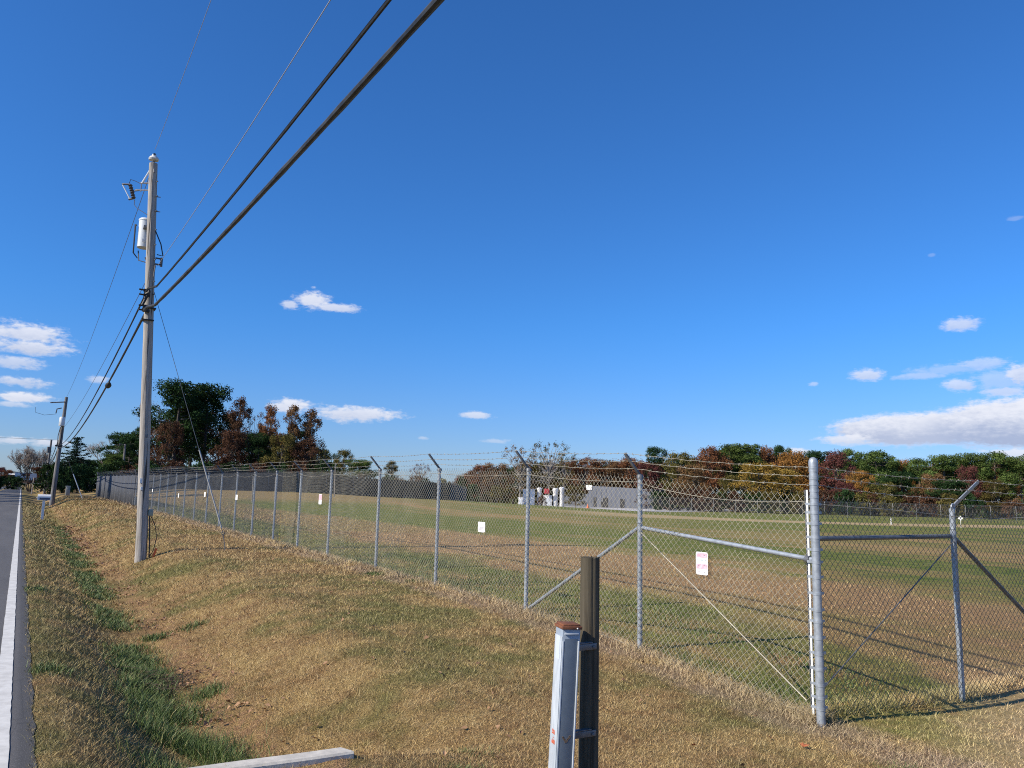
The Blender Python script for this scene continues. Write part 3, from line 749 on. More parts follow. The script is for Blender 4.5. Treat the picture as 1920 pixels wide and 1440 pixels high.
# ------------------------------------------------------------------ chain link fences
def chainlink(name, pts, H, p, r, sides, m, parent, seed=0, bulge=.020, n_out=Vector((-1, 0, 0)), rough_top=True):
    """woven zigzag wires along a ground polyline of (x, y) points, H high"""
    pts = np.array(pts, float); seg = np.hypot(*(pts[1:] - pts[:-1]).T); cum = np.concatenate([[0], np.cumsum(seg)]); L = cum[-1]
    nw = int(L / p); nj = int(H / p) + 1
    k = np.arange(nw)[:, None]; j = np.arange(nj)[None, :]
    s = (k + (j + k) % 2) * p; s = np.clip(s, 0, L)
    X = np.interp(s, cum, pts[:, 0]); Y = np.interp(s, cum, pts[:, 1])
    z0 = terrain(X, Y); z0 = np.interp(s, np.linspace(0, L, int(L / .8) + 2), terrain(np.interp(np.linspace(0, L, int(L / .8) + 2), cum, pts[:, 0]), np.interp(np.linspace(0, L, int(L / .8) + 2), cum, pts[:, 1])))
    Z = z0 + .02 + j * p + .004 * np.sin(s * 5)
    nx_, ny_ = n_out.x, n_out.y
    off = bulge * (np.sin(s * 2.3 + Z * 2) + .6 * np.sin(s * 5.1 + 1 + Z * 4) * .5) + ((j % 2) * 2 - 1) * r * .55
    X = X + nx_ * off; Y = Y + ny_ * off
    tx, ty = -ny_, nx_
    V = np.zeros((nw, nj, sides, 3))
    for a in range(sides):
        an = 2 * math.pi * a / sides + .3; cn, cs = math.cos(an) * r, math.sin(an) * r * 1.41
        V[:, :, a, 0] = X + nx_ * cn + tx * cs; V[:, :, a, 1] = Y + ny_ * cn + ty * cs; V[:, :, a, 2] = Z
    id_ = np.arange(nw * nj * sides).reshape(nw, nj, sides); F_ = []
    for a in range(sides):
        b = (a + 1) % sides
        F_.append(np.stack([id_[:, :-1, a], id_[:, :-1, b], id_[:, 1:, b], id_[:, 1:, a]], -1).reshape(-1, 4))
    F_ = np.concatenate(F_); V = V.reshape(-1, 3)
    if rough_top:                       # twisted wire ends standing up along the top edge
        jj = nj - 1; b0 = len(V); bx, by, bz = X[:, jj], Y[:, jj], Z[:, jj]
        ex = []
        for q, (lo, hi, sx) in enumerate(((0, .016, .004), (.0, .028, -.010))):
            for a in range(3):
                an = 2.1 * a
                ex.append((q, a, lo, hi, sx, math.cos(an) * r, math.sin(an) * r))
        Vt = []; Ft = []
        for q in (0, 1):
            hi, sx = ((.018, .004), (.034, -.011))[q]; lo_, sxl = ((0, 0), (.018, .004))[q]
            base = b0 + sum(len(v) for v in Vt)
            for (zz_, sh) in ((lo_, sxl), (hi, sx)):
                for a in range(3):
                    an = 2.1 * a
                    Vt.append(np.stack([bx + tx * sh + nx_ * math.cos(an) * r * 1.2 + tx * math.sin(an) * r, by + ty * sh + ny_ * math.cos(an) * r * 1.2 + ty * math.sin(an) * r, bz + zz_], -1))
            n_ = len(bx); 
            for a in range(3):
                b = (a + 1) % 3; i_ = np.arange(n_)
                Ft.append(np.stack([base + a * n_ + i_, base + b * n_ + i_, base + (3 + b) * n_ + i_, base + (3 + a) * n_ + i_], -1))
        V = np.concatenate([V] + Vt); F_ = np.concatenate([F_] + Ft)
    org = np.array(parent_world(parent)); o = np_mesh(name, V - org, F_, m, smooth=True); o.parent = parent
    return o


def pipe(name, a, b, r, m, parent, seg=12):
    return MB().tube([a, b], r, seg).build(name, m, parent)


def barbed(name, pts, parent, m, r=.0022, barbs=True, seed=0, up_to=40):
    """two-strand wire with four-point barbs every 13 cm"""
    rnd = random.Random(seed); P = []
    for a, b in zip(pts[:-1], pts[1:]):
        a = Vector(a); b = Vector(b); n = max(2, int((b - a).length / .06))
        for i in range(n):
            t_ = i / n; q = a.lerp(b, t_); q.z -= .035 * 4 * t_ * (1 - t_) * (.6 + rnd.random() * 0); P.append(q)
    P.append(Vector(pts[-1])); mb = MB()
    W1 = [q + Vector((math.cos(i * 1.3) * r, 0, math.sin(i * 1.3) * r * 1.4)) for i, q in enumerate(P)]
    mb.tube(W1, r, 4, False)
    if barbs:
        for i, q in enumerate(P):
            if i % 2 == 0 and q.y < up_to:
                for _ in range(2):
                    a = Vector((rnd.uniform(-1, 1), rnd.uniform(-1, 1), rnd.uniform(-1, 1))).normalized() * .016
                    mb.tube([q - a, q + a], .0016, 3, False)
                mb.tube([q - (P[i - 1] - q).normalized() * .008, q + (P[i - 1] - q).normalized() * .008] if i else [q, q + Vector((0, .01, 0))], r * 2.0, 5, False)
    return mb.build(name, m, parent)


FH = 1.83; FX = 5.66
f1 = thing('chain_link_fence', (FX, 4.2, tz(FX, 4.2)), 'long galvanised chain link fence with barbed wire running beside the road', 'fence')
postY = [6.45, 8.66, 11.28, 13.75, 16.45, 18.62, 20.75, 23.0, 25.2, 27.4, 29.6]
y = 29.6
while y < 75.5: y += 2.3; postY.append(y)
ARM = Vector((-.20, .02, .235))


def round_post(x, y, ztop, r, parent, seg=14, ties=True, name='post', sink=.02):
    z0 = tz(x, y) - sink; mb = MB(); mb.tube([(x, y, z0), (x, y, ztop)], r, seg)
    if ties:
        for k_ in range(6):
            z_ = z0 + .15 + k_ * .3
            mb.tube([(x + (r + .003) * math.cos(a) - .006, y + (r + .003) * math.sin(a), z_ + .004 * math.sin(a * 2)) for a in [i * math.pi / 4 for i in range(9)]], .002, 4, False)
    return mb.build(name, M['galv'], parent)


tips = {}
for i, y in enumerate(postY):
    x = FX + .045; zt = tz(FX, y) + FH + .005; near = y < 20
    po = round_post(x, y, zt, .027, f1, 14 if near else 8, near)
    a0 = Vector((x, y, zt)); tip = a0 + ARM; mb = MB()
    dirv = ARM.normalized(); rotm = Vector((0, 0, 1)).rotation_difference(dirv).to_matrix()
    mb.box(a0 + ARM * .5, (.012, .034, ARM.length), rotm, .002 if near else 0); mb.box(a0 + ARM * .5 + Vector((.010, 0, .008)), (.022, .004, ARM.length), rotm)
    mb.lathe(a0 + Vector((0, 0, -.03)), [(.037, 0), (.037, .035), (.026, .048)], 12 if near else 6)
    mb.build('post_arm', M['galv_dark'], po); tips[y] = (a0, tip)
# corner post
cx_, cy_ = 5.56, 4.14; cz0 = tz(cx_, cy_) - .05; ctop = 1.875
mb = MB(); mb.lathe((cx_, cy_, cz0), [(.034, -.1), (.034, ctop - cz0 - .07)], 24); cp = mb.build('corner_post', M['galv'], f1)
mb = MB(); mb.lathe((cx_, cy_, ctop - .075), [(.038, 0), (.038, .03), (.0355, .045), (.029, .062), (.017, .072), (.004, .076)], 24); mb.build('post_cap', M['galv'], cp)
bands = [1.79, 1.765, 1.72, 1.70, 1.655, 1.60, 1.55, 1.49, 1.42, 1.33, 1.22, 1.12, 1.02, .9, .77, .64, .55, .42, .30, .18, .06, -.04, -.12]
for z_ in bands:
    mb = MB(); hh = .011; mb.lathe((cx_, cy_, z_), [(.0345, -hh), (.0372, -hh), (.0372, hh), (.0345, hh)], 24)
    if z_ < 1.5: mb.box((cx_ + .0, cy_ + .06, z_), (.008, .05, .02)); mb.box((cx_ + .06, cy_, z_), (.05, .008, .02))
    mb.build('post_band', M['galv'], cp)
# mesh of the long fence: fine weave close by, then on along the verge
chainlink('mesh_fabric', [(FX, cy_ + .10), (FX, 20.0)], FH, .0359, .0019, 5, M['wire'], f1)
chainlink('mesh_fabric', [(FX, 20.0), (FX, 45.0)], FH, .0359, .0020, 4, M['wire_mid'], f1, bulge=.01)
chainlink('mesh_fabric', [(FX, 45.0), (FX, 78.0)], FH, .0359, .0018, 3, M['far_wire'], f1, bulge=.01, rough_top=False)
Ysc = np.linspace(50.5, 78, 260); V = []
for y_ in Ysc:
    z_ = tz(FX, y_); w_ = FX - .012 + .018 * math.sin(y_ * 4.1) + .010 * math.sin(y_ * 11.3)
    V += [(w_, y_, z_ + .03), (w_ + .012 * math.sin(y_ * 7), y_, z_ + FH - .01), (w_ + .008 + .012 * math.sin(y_ * 7), y_, z_ + FH - .01), (w_ + .008, y_, z_ + .03)]
F_ = [(i * 4 + j, i * 4 + (j + 1) % 4, (i + 1) * 4 + (j + 1) % 4, (i + 1) * 4 + j) for i in range(len(Ysc) - 1) for j in range(4)]
o_ = np_mesh('privacy_screen', np.array(V) - np.array(parent_world(f1)), F_, mat('grey_fence_fabric', build=mottled((.058, .066, .082), (.042, .048, .062), 1.5, .9, stretch=(1, 1, .2))), smooth=True); o_.parent = f1
# top tension wire, sagging between posts
tp = []
allY = [cy_ + .1] + postY
for a, b in zip(allY[:-1], allY[1:]):
    for i in range(8):
        t_ = i / 8; yy = a + (b - a) * t_; tp.append((FX - .006, yy, tz(FX, yy) + FH - .06 - (.07 if a < 30 else .03) * 4 * t_ * (1 - t_) * (1 if int(a * 7) % 3 else .5)))
MB().tube(tp, .003, 4, False).build('tension_wire', M['wire'], f1)
tp = [(FX - .01, yy, tz(FX, yy) + .03 + .015 * math.sin(yy * 2)) for yy in np.arange(4.3, 30, .35)]
MB().tube(tp, .0028, 4, False).build('tension_wire', M['wire'], f1)
for k_, fr in enumerate((.97, .62, .28)):
    pts = [(cx_ - .03, cy_ + .03, 1.79 - .073 * k_)] + [tuple(tips[y][0] + ARM * fr + Vector((0, 0, .012))) for y in postY]
    barbed('barbed_wire', pts, f1, M['wire'], seed=k_)
# tension bar, brace rail, brace pipe, truss rod by the corner
MB().box((cx_ + .035, cy_ + .095, tz(FX, 4.3) + FH / 2 + .02), (.006, .018, FH + .02)).build('tension_bar', mat('white_tension_bar', base=(.72, .72, .68), rough=.5), f1)
p0 = Vector((FX + .06, 6.45, 1.19)); p1 = Vector((cx_ + .03, cy_ + .05, 1.035))
br = MB().tube([p0, p1], .020, 14).build('brace_rail', M['galv'], f1)
MB().lathe(p1 + Vector((0, .03, 0)), [(.03, 0), (.03, .035), (.02, .05)], 12, (0, 1, 0)).build('rail_end', M['galv_dark'], br)
pipe('brace_pipe', (FX + .06, 6.48, 1.19), (FX + .06, 8.6, tz(FX, 8.66) + .05), .021, M['galv'], f1)
pipe('truss_rod', (FX + .03, 6.42, 1.14), (cx_ + .04, cy_ + .16, -.10), .0055, M['wire'], f1, 6)

# return fence to the right
f2 = thing('chain_link_fence', (cx_ + .1, 4.25, tz(5.7, 4.25)), 'chain link return fence running right from the capped corner post', 'fence')
F2Y = 4.30; px2 = [7.87, 10.3, 12.75, 15.2]
chainlink('mesh_fabric', [(cx_ + .12, F2Y), (15.2, F2Y - .33)], FH - .02, .0359, .0021, 4, M['wire_dark'], f2, n_out=Vector((0, -1, 0)))
ARM2 = Vector((.34, -.10, .27)); t2 = []
for x in px2:
    F2Y = 4.30 - (x - 5.72) * .035
    zt = tz(x, F2Y) + FH; po = round_post(x, F2Y + .045, zt, .027, f2); a0 = Vector((x, F2Y + .045, zt)); A2 = ARM2
    rotm = Vector((0, 0, 1)).rotation_difference(A2.normalized()).to_matrix(); mb = MB()
    mb.box(a0 + A2 * .5 + Vector((0, 0, .01)), (.040, .010, A2.length), rotm, .002); mb.box(a0 + A2 * .5 + Vector((.0, .010, 0)), (.004, .02, A2.length), rotm)
    mb.tube([a0 + Vector((.034 * math.cos(a), -.012, .015 + .034 * math.sin(a))) for a in [i * math.pi / 5 for i in range(11)]], .007, 5, False)
    mb.build('post_arm', M['galv'], po); t2.append((a0, A2))
F2Y = 4.30
for k_, fr in enumerate((.97, .62, .28)):
    barbed('barbed_wire', [(cx_ + .04, cy_ - .02, 1.79 - .073 * k_)] + [tuple(a + b * fr + Vector((0, -.02, .02))) for a, b in t2], f2, M['wire'], seed=10 + k_)
tp = [(x, F2Y - .006 - (x - 5.72) * .035, tz(x, F2Y) + FH - .07 - .02 * math.sin(x * 1.3) ** 2) for x in np.arange(5.75, 15, .3)]
MB().tube(tp, .003, 4, False).build('tension_wire', M['wire'], f2)
MB().box((cx_ + .10, F2Y, tz(5.7, 4.28) + FH / 2 + .02), (.018, .006, FH + .02)).build('tension_bar', M['galv_dark'], f2)
pipe('brace_rail', (cx_ + .12, F2Y - .02, 1.20), (7.87, F2Y - .015, 1.205), .021, M['galv_dark'], f2)
pipe('brace_pipe', (7.89, F2Y - .02, 1.20), (10.2, F2Y - .10, tz(10.2, F2Y) + .05), .021, M['galv_dark'], f2)
pipe('truss_rod', (7.84, F2Y - .05, 1.16), (cx_ + .13, F2Y + .02, -.12), .0055, M['galv_dark'], f2, 6)
# coil of loose wire ends at the foot of the corner
mb = MB(); random.seed(4)
for q in range(5):
    mb.tube([(cx_ + .06 + .03 * math.cos(a + q) + .01 * q, cy_ + .02 * q, cz0 + .10 + .05 * math.sin(a) + .03 * q) for a in [i * .6 for i in range(9)]], .0022, 4, False)
mb.build('loose_wire', M['galv_dark'], f2)

# ------------------------------------------------------------------ signs wired to the long fence
def sign(yc, zc, w, h, label, kind):
    x = FX - .030; t = thing('fence_sign', (x, yc, zc), label, 'sign', 'warning signs wired to the long fence')
    pts = []; rr = min(w, h) * .12
    for (sy, sz, a0) in ((1, 1, 0), (-1, 1, 90), (-1, -1, 180), (1, -1, 270)):
        for k_ in range(4):
            a = R(a0 + 30 * k_); pts.append((sy * (w / 2 - rr) + rr * math.cos(a), sz * (h / 2 - rr) + rr * math.sin(a)))
    mb = MB(); n = len(pts)
    cut = kind == 'text'
    for xx in (-.0015, .0015): mb.v += [Vector((x + xx + .05 * (p[0] ** 2), yc + p[0] * (1 - (.2 if cut and p[1] < -h * .45 else 0)), zc + p[1])) for p in pts]
    mb.f += [tuple(range(n)), tuple(range(n, 2 * n))[::-1]] + [(i, (i + 1) % n, n + (i + 1) % n, n + i) for i in range(n)]
    mb.build('sign_plate', M['sign_white'], t, smooth=False)
    xf = x - .0028

    def rect(mbx, cy, cz, ww, hh, lift=0): mbx.box((xf - lift, yc + cy, zc + cz), (.001, ww, hh))
    if kind == 'pink':
        mb = MB(); rect(mb, 0, h * .36, w * .88, h * .20); rect(mb, 0, -h * .13, w * .92, h * .22); mb.build('pink_print', M['sign_pink'], t, smooth=False)
        mb = MB(); rect(mb, .0, h * .15, w * .7, h * .10); mb.build('aqua_print', M['sign_aqua'], t, smooth=False)
        for (a, b, ww, hh) in ((-.22, .36, .14, .03), (.24, .37, .12, .04), (.0, .15, .18, .03), (-.26, -.10, .12, .04), (.22, -.07, .14, .03), (-.02, -.24, .10, .02), (.22, -.36, .16, .03), (-.2, -.38, .16, .03), (-.32, .15, .08, .02), (.3, .16, .1, .02)):
            mb = MB(); rect(mb, -a * w, b * h, ww * w, hh * h, .0012); mb.build('ink_mark', M['sign_ink'], t, smooth=False)
    elif kind == 'text':
        random.seed(6)
        for row, cz_ in enumerate((-.02, -.14, -.25)):
            yy = -.36
            while yy < .34:
                l = random.uniform(.05, .13); mb = MB(); rect(mb, -(yy + l / 2) * w, cz_ * h, l * w, .045 * h); mb.build('ink_mark', M['sign_ink'], t, smooth=False); yy += l + .05
    elif kind == 'pinkfar':
        mb = MB(); rect(mb, 0, h * .2, w * .9, h * .5); mb.build('pink_print', M['sign_pink'], t, smooth=False)
    return t


sign(5.475, .895, .155, .215, 'white sign with two faded pink bands on the fence panel next to the corner post', 'pink')
sign(9.74, 1.04, .20, .145, 'small white sign with faded lines of writing, third fence panel from the corner', 'text')
sign(16.9, 1.31, .2, .22, 'narrow faded pink sign on the fence just right of the dark pole shadow', 'pinkfar')
sign(24.8, 1.23, .26, .16, 'plain white sign on the far fence, right of the grey guy wire guard', 'x')
sign(29.7, 1.26, .26, .17, 'plain white sign on the far fence, just left of the grey guy wire guard', 'x')
sign(35.2, 1.15, .26, .17, 'plain white sign far along the fence, second right of the big utility pole', 'x')
sign(43.0, 1.30, .26, .15, 'tiny white sign farthest along the fence, right beside the big utility pole', 'x')

# ------------------------------------------------------------------ utility poles
def wirecurve(f, ys_, r, name, m, label, cat, group=None, seg=5, lumpy=0):
    pts = [Vector(f(y)) for y in ys_]; rs = r
    if lumpy: rs = [r * (1 + lumpy * math.sin(i * 1.7) * math.sin(i * .63)) for i in range(len(pts))]
    o = MB().tube(pts, rs, seg, True).build(name, m, origin=pts[len(pts) // 2]); tag(o, label, cat, group); return o


PB = Vector((2.37, 18.86, tz(2.37, 18.86))); PT = Vector((1.875, 18.92, 8.90))
def pole_at(z): return PB.lerp(PT, (z - PB.z) / (PT.z - PB.z))
pole = thing('utility_pole', tuple(PB), 'tall weathered grey wooden utility pole standing on the bank by the ditch', 'utility pole')
mb = MB(); npt = 14; mb.tube([PB.lerp(PT, i / (npt - 1)) - Vector((0, 0, .4 if i == 0 else 0)) for i in range(npt)], [.120 - .030 * i / (npt - 1) for i in range(npt)], 20); mb.build('pole_shaft', M['pole_wood'], pole)
# top insulator
q = PT; mb = MB(); mb.tube([q - Vector((-.0, 0, .1)), q + Vector((0, 0, .07))], .02, 8); mb.tube([q + Vector((.02, -.1, -.25)), q + Vector((.0, -.03, .05))], .018, 6); pn = mb.build('insulator_pin', M['steel'], pole)
mb = MB(); mb.lathe(q + Vector((0, 0, .06)), [(.03, 0), (.10, .02), (.115, .05), (.09, .10), (.05, .115), (.045, .15), (.05, .16), (.02, .165)], 18); mb.build('insulator', M['porc'], pole)
MB().tube([q + Vector((0, -.05, .215)), q + Vector((0, .05, .215))], .03, 6).build('wire_clamp', M['steel'], pole)
# cutout bracket and fuse
A = pole_at(8.44); B = A + Vector((-.25, .16, -.02)); A2_ = pole_at(8.72)
yw_ = Matrix.Rotation(math.atan2((B - A).y, (B - A).x), 3, 'Z')
mb = MB(); mb.box((A + B) / 2, ((B - A).length, .025, .025), yw_); mb.box((A + B) / 2 + Vector((-.04, .025, -.17)), ((B - A).length * 1.3, .02, .025), yw_)
mb.tube([B + Vector((.03, -.02, .02)), B + Vector((.03, -.02, -.20))], .012, 6); mb.build('cutout_bracket', M['steel'], pole)
MB().tube([B + Vector((.04, -.03, .0)), A2_ + Vector((-.07, .05, .02))], [.022, .016], 8).build('surge_arrester', M['tank'], pole)
C0 = B + Vector((-.19, .12, -.03)); C1 = C0 + Vector((.10, -.05, -.34)); n = 13
mb = MB(); mb.tube([C0.lerp(C1, i / (n - 1)) for i in range(n)], [.050 if i % 2 else .030 for i in range(n)], 10); ins = mb.build('cutout_insulator', M['ins_dark'], pole)
MB().tube([C0, C0 + Vector((-.16, .09, .0))], .020, 6).build('cutout_arm', M['steel'], ins)
MB().tube([C0 + Vector((-.15, .085, -.01)), C1 + Vector((-.08, .05, .0))], .013, 6).build('fuse_tube', M['tank'], ins)
MB().tube([C1 + Vector((-.10, .06, -.02)), C1 + Vector((.02, -.01, .02))], .024, 6).build('cutout_hinge', M['steel'], ins)
MB().tube([C0 + Vector((.06, -.03, -.16)), B + Vector((.0, .0, -.17))], .014, 6).build('cutout_mount', M['steel'], ins)
e_ = pole_at(7.62) + Vector((-.06, -.04, 0)); s_ = C1 + Vector((.02, 0, -.02))
MB().tube([s_, s_ + Vector((0, 0, -.12)), s_.lerp(e_, .25) + Vector((0, 0, -.12)), s_.lerp(e_, .6) + Vector((0, 0, -.06)), e_], .007, 5).build('jumper_wire', M['black'], pole)
MB().tube([C0 + Vector((-.02, 0, .02)), C0 + Vector((.0, 0, .12)), C0.lerp(B, .5) + Vector((0, 0, .07)), B], .007, 5).build('jumper_wire', M['black'], pole)
MB().tube([pole_at(z_) + Vector((-.02, -.116 + .030 * (z_ / 8.9), 0)) for z_ in (.1, 2, 4, 5, 7, 8.5)], .007, 5).build('ground_wire', M['steel'], pole)
for z_ in (2.6,): MB().box(pole_at(z_) + Vector((.02, -.112, 0)), (.05, .006, .07)).build('pole_tag', M['steel'], pole, smooth=False)
# transformer can
TC = pole_at(7.26) + Vector((-.10, .36, 0)); th = .70
mb = MB(); mb.lathe((TC.x, TC.y, 7.26 - th / 2 + .05), [(.125, 0), (.14, .01), (.14, th - .06), (.15, th - .055), (.15, th - .03), (.125, th), (.04, th + .02)], 24); tk = mb.build('transformer', M['tank'], pole)
MB().box((TC.x - .03, TC.y - .165, 7.1), (.05, .012, .07)).build('nameplate', M['sign_white'], tk)
mb = MB(); mb.tube([(TC.x - .2, TC.y, 7.48), (TC.x - .21, TC.y - .02, 7.44), (TC.x - .2, TC.y - .02, 6.81), (TC.x - .1, TC.y, 6.70)], [.03, .018, .016, .012], 6); mb.tube([(TC.x - .1, TC.y, 6.88), (TC.x - .08, TC.y - .1, 6.63), (TC.x + .08, TC.y - .2, 6.58), tuple(pole_at(6.68) + Vector((-.1, .1, 0)))], .013, 5)
mb.tube([tuple(pole_at(7.3) + Vector((.08, -.05, 0))), tuple(pole_at(7.0) + Vector((.2, -.07, 0))), tuple(pole_at(6.76) + Vector((.25, -.08, -.03))), tuple(pole_at(6.74) + Vector((.12, -.08, 0)))], .014, 5); mb.build('transformer_leads', M['black'], pole)
MB().box(pole_at(7.4) + Vector((-.05, .16, 0)), (.2, .2, .05)).build('transformer_mount', M['steel'], pole)
# secondary rack, cable brackets, bolts
mb = MB(); s_ = pole_at(6.55 - .95) + Vector((.13, -.08, 0)); mb = MB(); mb.box(pole_at(6.62 - 0.0) + Vector((.15, -.1, .03)), (.12, .03, .03)); mb.box(pole_at(6.62) + Vector((.15, -.1, -.11)), (.12, .03, .03)); mb.tube([pole_at(6.62) + Vector((.22, -.1, .06)), pole_at(6.62) + Vector((.22, -.1, -.15))], .028, 8); mb.tube([pole_at(6.62) + Vector((.10, -.1, -.14)), pole_at(6.62) + Vector((.08, -.12, -.42))], .014, 5); mb.build('secondary_rack', M['ins_dark'], pole)
for z_ in (8.45, 8.1, 7.75, 7.3, 6.95, 6.6, 6.1, 5.8): MB().tube([pole_at(z_) + Vector((.07, -.10, 0)), pole_at(z_) + Vector((.085, -.15, 0))], .014, 6).build('bolt', M['steel'], pole)
for z_ in (8.1, 7.75): MB().tube([pole_at(z_) + Vector((.05, -.06, 0)), pole_at(z_) + Vector((.16, -.10, 0))], .012, 5).build('bolt', M['steel'], pole)
mb = MB(); P_ = pole_at(5.85)
for z_, dz in ((5.86, .0), (5.75, 0), (5.50, 0), (5.40, 0)):
    c_ = pole_at(z_) + Vector((-.07, -.13, 0)); mb.box(c_, (.13, .06, .06)); mb.tube([c_ + Vector((-.16, -.04, 0)), c_ + Vector((.06, .0, 0))], .02, 6)
mb.tube([pole_at(5.50) + Vector((-.16, -.12, 0)), pole_at(5.85) + Vector((-.02, -.17, 0))], .03, 7)
mb.box(pole_at(5.48) + Vector((.0, -.0, 0)), (.27, .27, .03)); mb.box(pole_at(5.2) + Vector((-.03, -.02, 0)), (.25, .26, .022)); mb.build('cable_clamps', M['black'], pole)
mb = MB(); mb.box(pole_at(1.62) + Vector((-.06, -.092, 0)), (.05, .03, .10)); mb.box(pole_at(1.45) + Vector((-.05, -.098, 0)), (.04, .03, .07)); mb.build('torn_label', M['sign_white'], pole)
mb = MB(); c_ = pole_at(.93) + Vector((.155, -.06, 0)); mb.box(c_, (.10, .08, .14), None, .01); gb = mb.build('ground_box', mat('grey_green_box', base=(.25, .29, .24), rough=.6), pole)
mb = MB(); mb.tube([c_ + Vector((-.02, -.02, -.05)), pole_at(.2) + Vector((.15, -.07, 0)), pole_at(-.1) + Vector((.14, -.08, 0))], .014, 6)
mb.tube([c_ + Vector((0, -.02, -.06)), c_ + Vector((.12, -.02, -.3)), c_ + Vector((.16, -.02, -.55)), c_ + Vector((.12, -.03, -.8)), c_ + Vector((.02, -.04, -1.0))], .009, 5); mb.build('ground_cable', M['black'], pole)
mb = MB(); g0 = pole_at(-.1) + Vector((.17, -.1, -.08)); mb.tube([g0, g0 + Vector((.05, 0, .17)), g0 + Vector((.10, .0, .34))], .024, 8); mb.tube([g0 + Vector((.04, 0, 0)), g0 + Vector((.08, .0, .15))], .018, 6); mb.build('orange_duct', M['orange'], pole)

# guy wire with its guard and anchor rod
ga = on_ground(420, 1032, 18); g_top = pole_at(5.88) + Vector((.1, 0, 0)); gl = Vector((ga.x - .05, ga.y, ga.z + .38))
t = thing('guy_wire', (ga.x, ga.y, ga.z), 'steel guy wire with long grey plastic guard, anchored in the turf beside the big pole', 'guy wire')
MB().tube([gl, g_top], .006, 5).build('guy_strand', M['steel'], t)
dv = (g_top - gl); gd0 = gl + dv * .02; gd1 = gl + dv * (1.95 / dv.length)
MB().tube([gd0, gd1], .016, 10).build('guy_guard', mat('grey_plastic_guard', base=(.36, .37, .37), rough=.5), t)
mb = MB(); mb.tube([ga - Vector((-.03, 0, .1)), ga + Vector((-.0, 0, .15)), gl - Vector((0, 0, .03))], .010, 6); mb.tube([gl + Vector((.03 * math.cos(a), 0, .03 * math.sin(a))) for a in [i * .7 for i in range(10)]], .008, 5); mb.build('anchor_rod', M['steel'], t)

# cables and wires (each its own thing)
def fx(y, x19, x0): return x0 + (x19 - x0) * y / 18.9
polyv = lambda c, y: (c[0] * y + c[1]) * y + c[2]
YN = list(np.arange(-32, -6, 4)) + list(np.arange(-6, 18.95, .35))
G = 'overhead lines between the utility poles'
wirecurve(lambda y: (2.05 - .10 * (y > 18), y, 1.5 + polyv((.00113, .01747, 3.172), y)), YN, .030, 'thick_cable', M['lashed'], 'thickest black lashed cable sweeping overhead to the pole from top centre', 'cable', G, 8, .10)
wirecurve(lambda y: (2.05 - .12 * (y > 18), y, 1.5 + polyv((.00124, .00953, 3.688), y)), YN, .0165, 'black_cable', M['black'], 'thinner black double cable above the thickest one', 'cable', G, 6, .12)
wirecurve(lambda y: (2.05 - .12 * (y > 18), y - .0, 1.5 + .026 + polyv((.00124, .00953, 3.688), y)), YN, .008, 'messenger_wire', M['black'], 'thin strand carrying the black double cable', 'wire', G, 4)
wirecurve(lambda y: (fx(y, 2.15, 1.95), y, 1.5 + (polyv((.00158, -.00577, 4.534), y) if y > -5 else 4.60 + (-5 - y) * .02)), YN, .0055, 'neutral_wire', M['alum'], 'bright thin wire ending at the small rack below the transformer', 'wire', G, 5)
wirecurve(lambda y: (fx(y, 1.875, 1.75), y, .06 + 1.5 + (polyv((.00344, -.11337, 8.581), y) if y > 9 else polyv((.00344, -.11337, 8.581), 9) + (9 - y) * .035)), YN, .0052, 'primary_wire', M['alum'], 'highest thin wire meeting the insulator on the pole top', 'wire', G, 5)
FB = Vector((2.13, 70, tz(2.13, 70))); FT = Vector((2.36, 70, 8.30))
YF = list(np.arange(18.9, 70, 1.0)) + [70]
def span(a, b, zmin):  # parabola-like sag between two heights
    def f(y):
        t_ = (y - 18.9) / 51.1; return a + (b - a) * t_ - 4 * zmin * t_ * (1 - t_)
    return f
s1, s2, s3, s4 = span(5.38, 4.35, .95), span(5.75, 4.45, .82), span(6.55, 5.5, .55), span(8.9, 8.1, .55)
wirecurve(lambda y: (2.0 + .002 * (y - 19), y, s1(y)), YF, .026, 'thick_cable', M['black'], 'lower black cable sagging from the big pole to the second pole', 'cable', G, 6, .1)
wirecurve(lambda y: (1.95 + .003 * (y - 19), y, s2(y)), YF, .019, 'black_cable', M['black'], 'upper black cable sagging beside it to the second pole', 'cable', G, 6, .1)
wirecurve(lambda y: (2.1, y, s3(y)), YF, .007, 'neutral_wire', M['steel'], 'thin middle wire from the big pole to the second pole', 'wire', G, 4)
wirecurve(lambda y: (1.88 + .008 * (y - 19), y, s4(y)), YF, .007, 'primary_wire', M['steel'], 'topmost thin wire from the big pole to the second pole', 'wire', G, 4)
yy = 27.3; c_ = Vector((2.02, yy, s1(yy) + .02)); mb = MB()
mb.tube([c_ + Vector((0, -.30, -.06 + .03)), c_ + Vector((0, -.26, -.06)), c_ + Vector((0, -.12, -.09)), c_ + Vector((0, .1, -.09)), c_ + Vector((0, .26, -.10)), c_ + Vector((0, .32, -.1))], [.02, .06, .088, .086, .06, .02], 10)
tag(mb.build('splice_case', M['black'], origin=c_), 'black splice case hanging on the lower sagging cable', 'splice case')

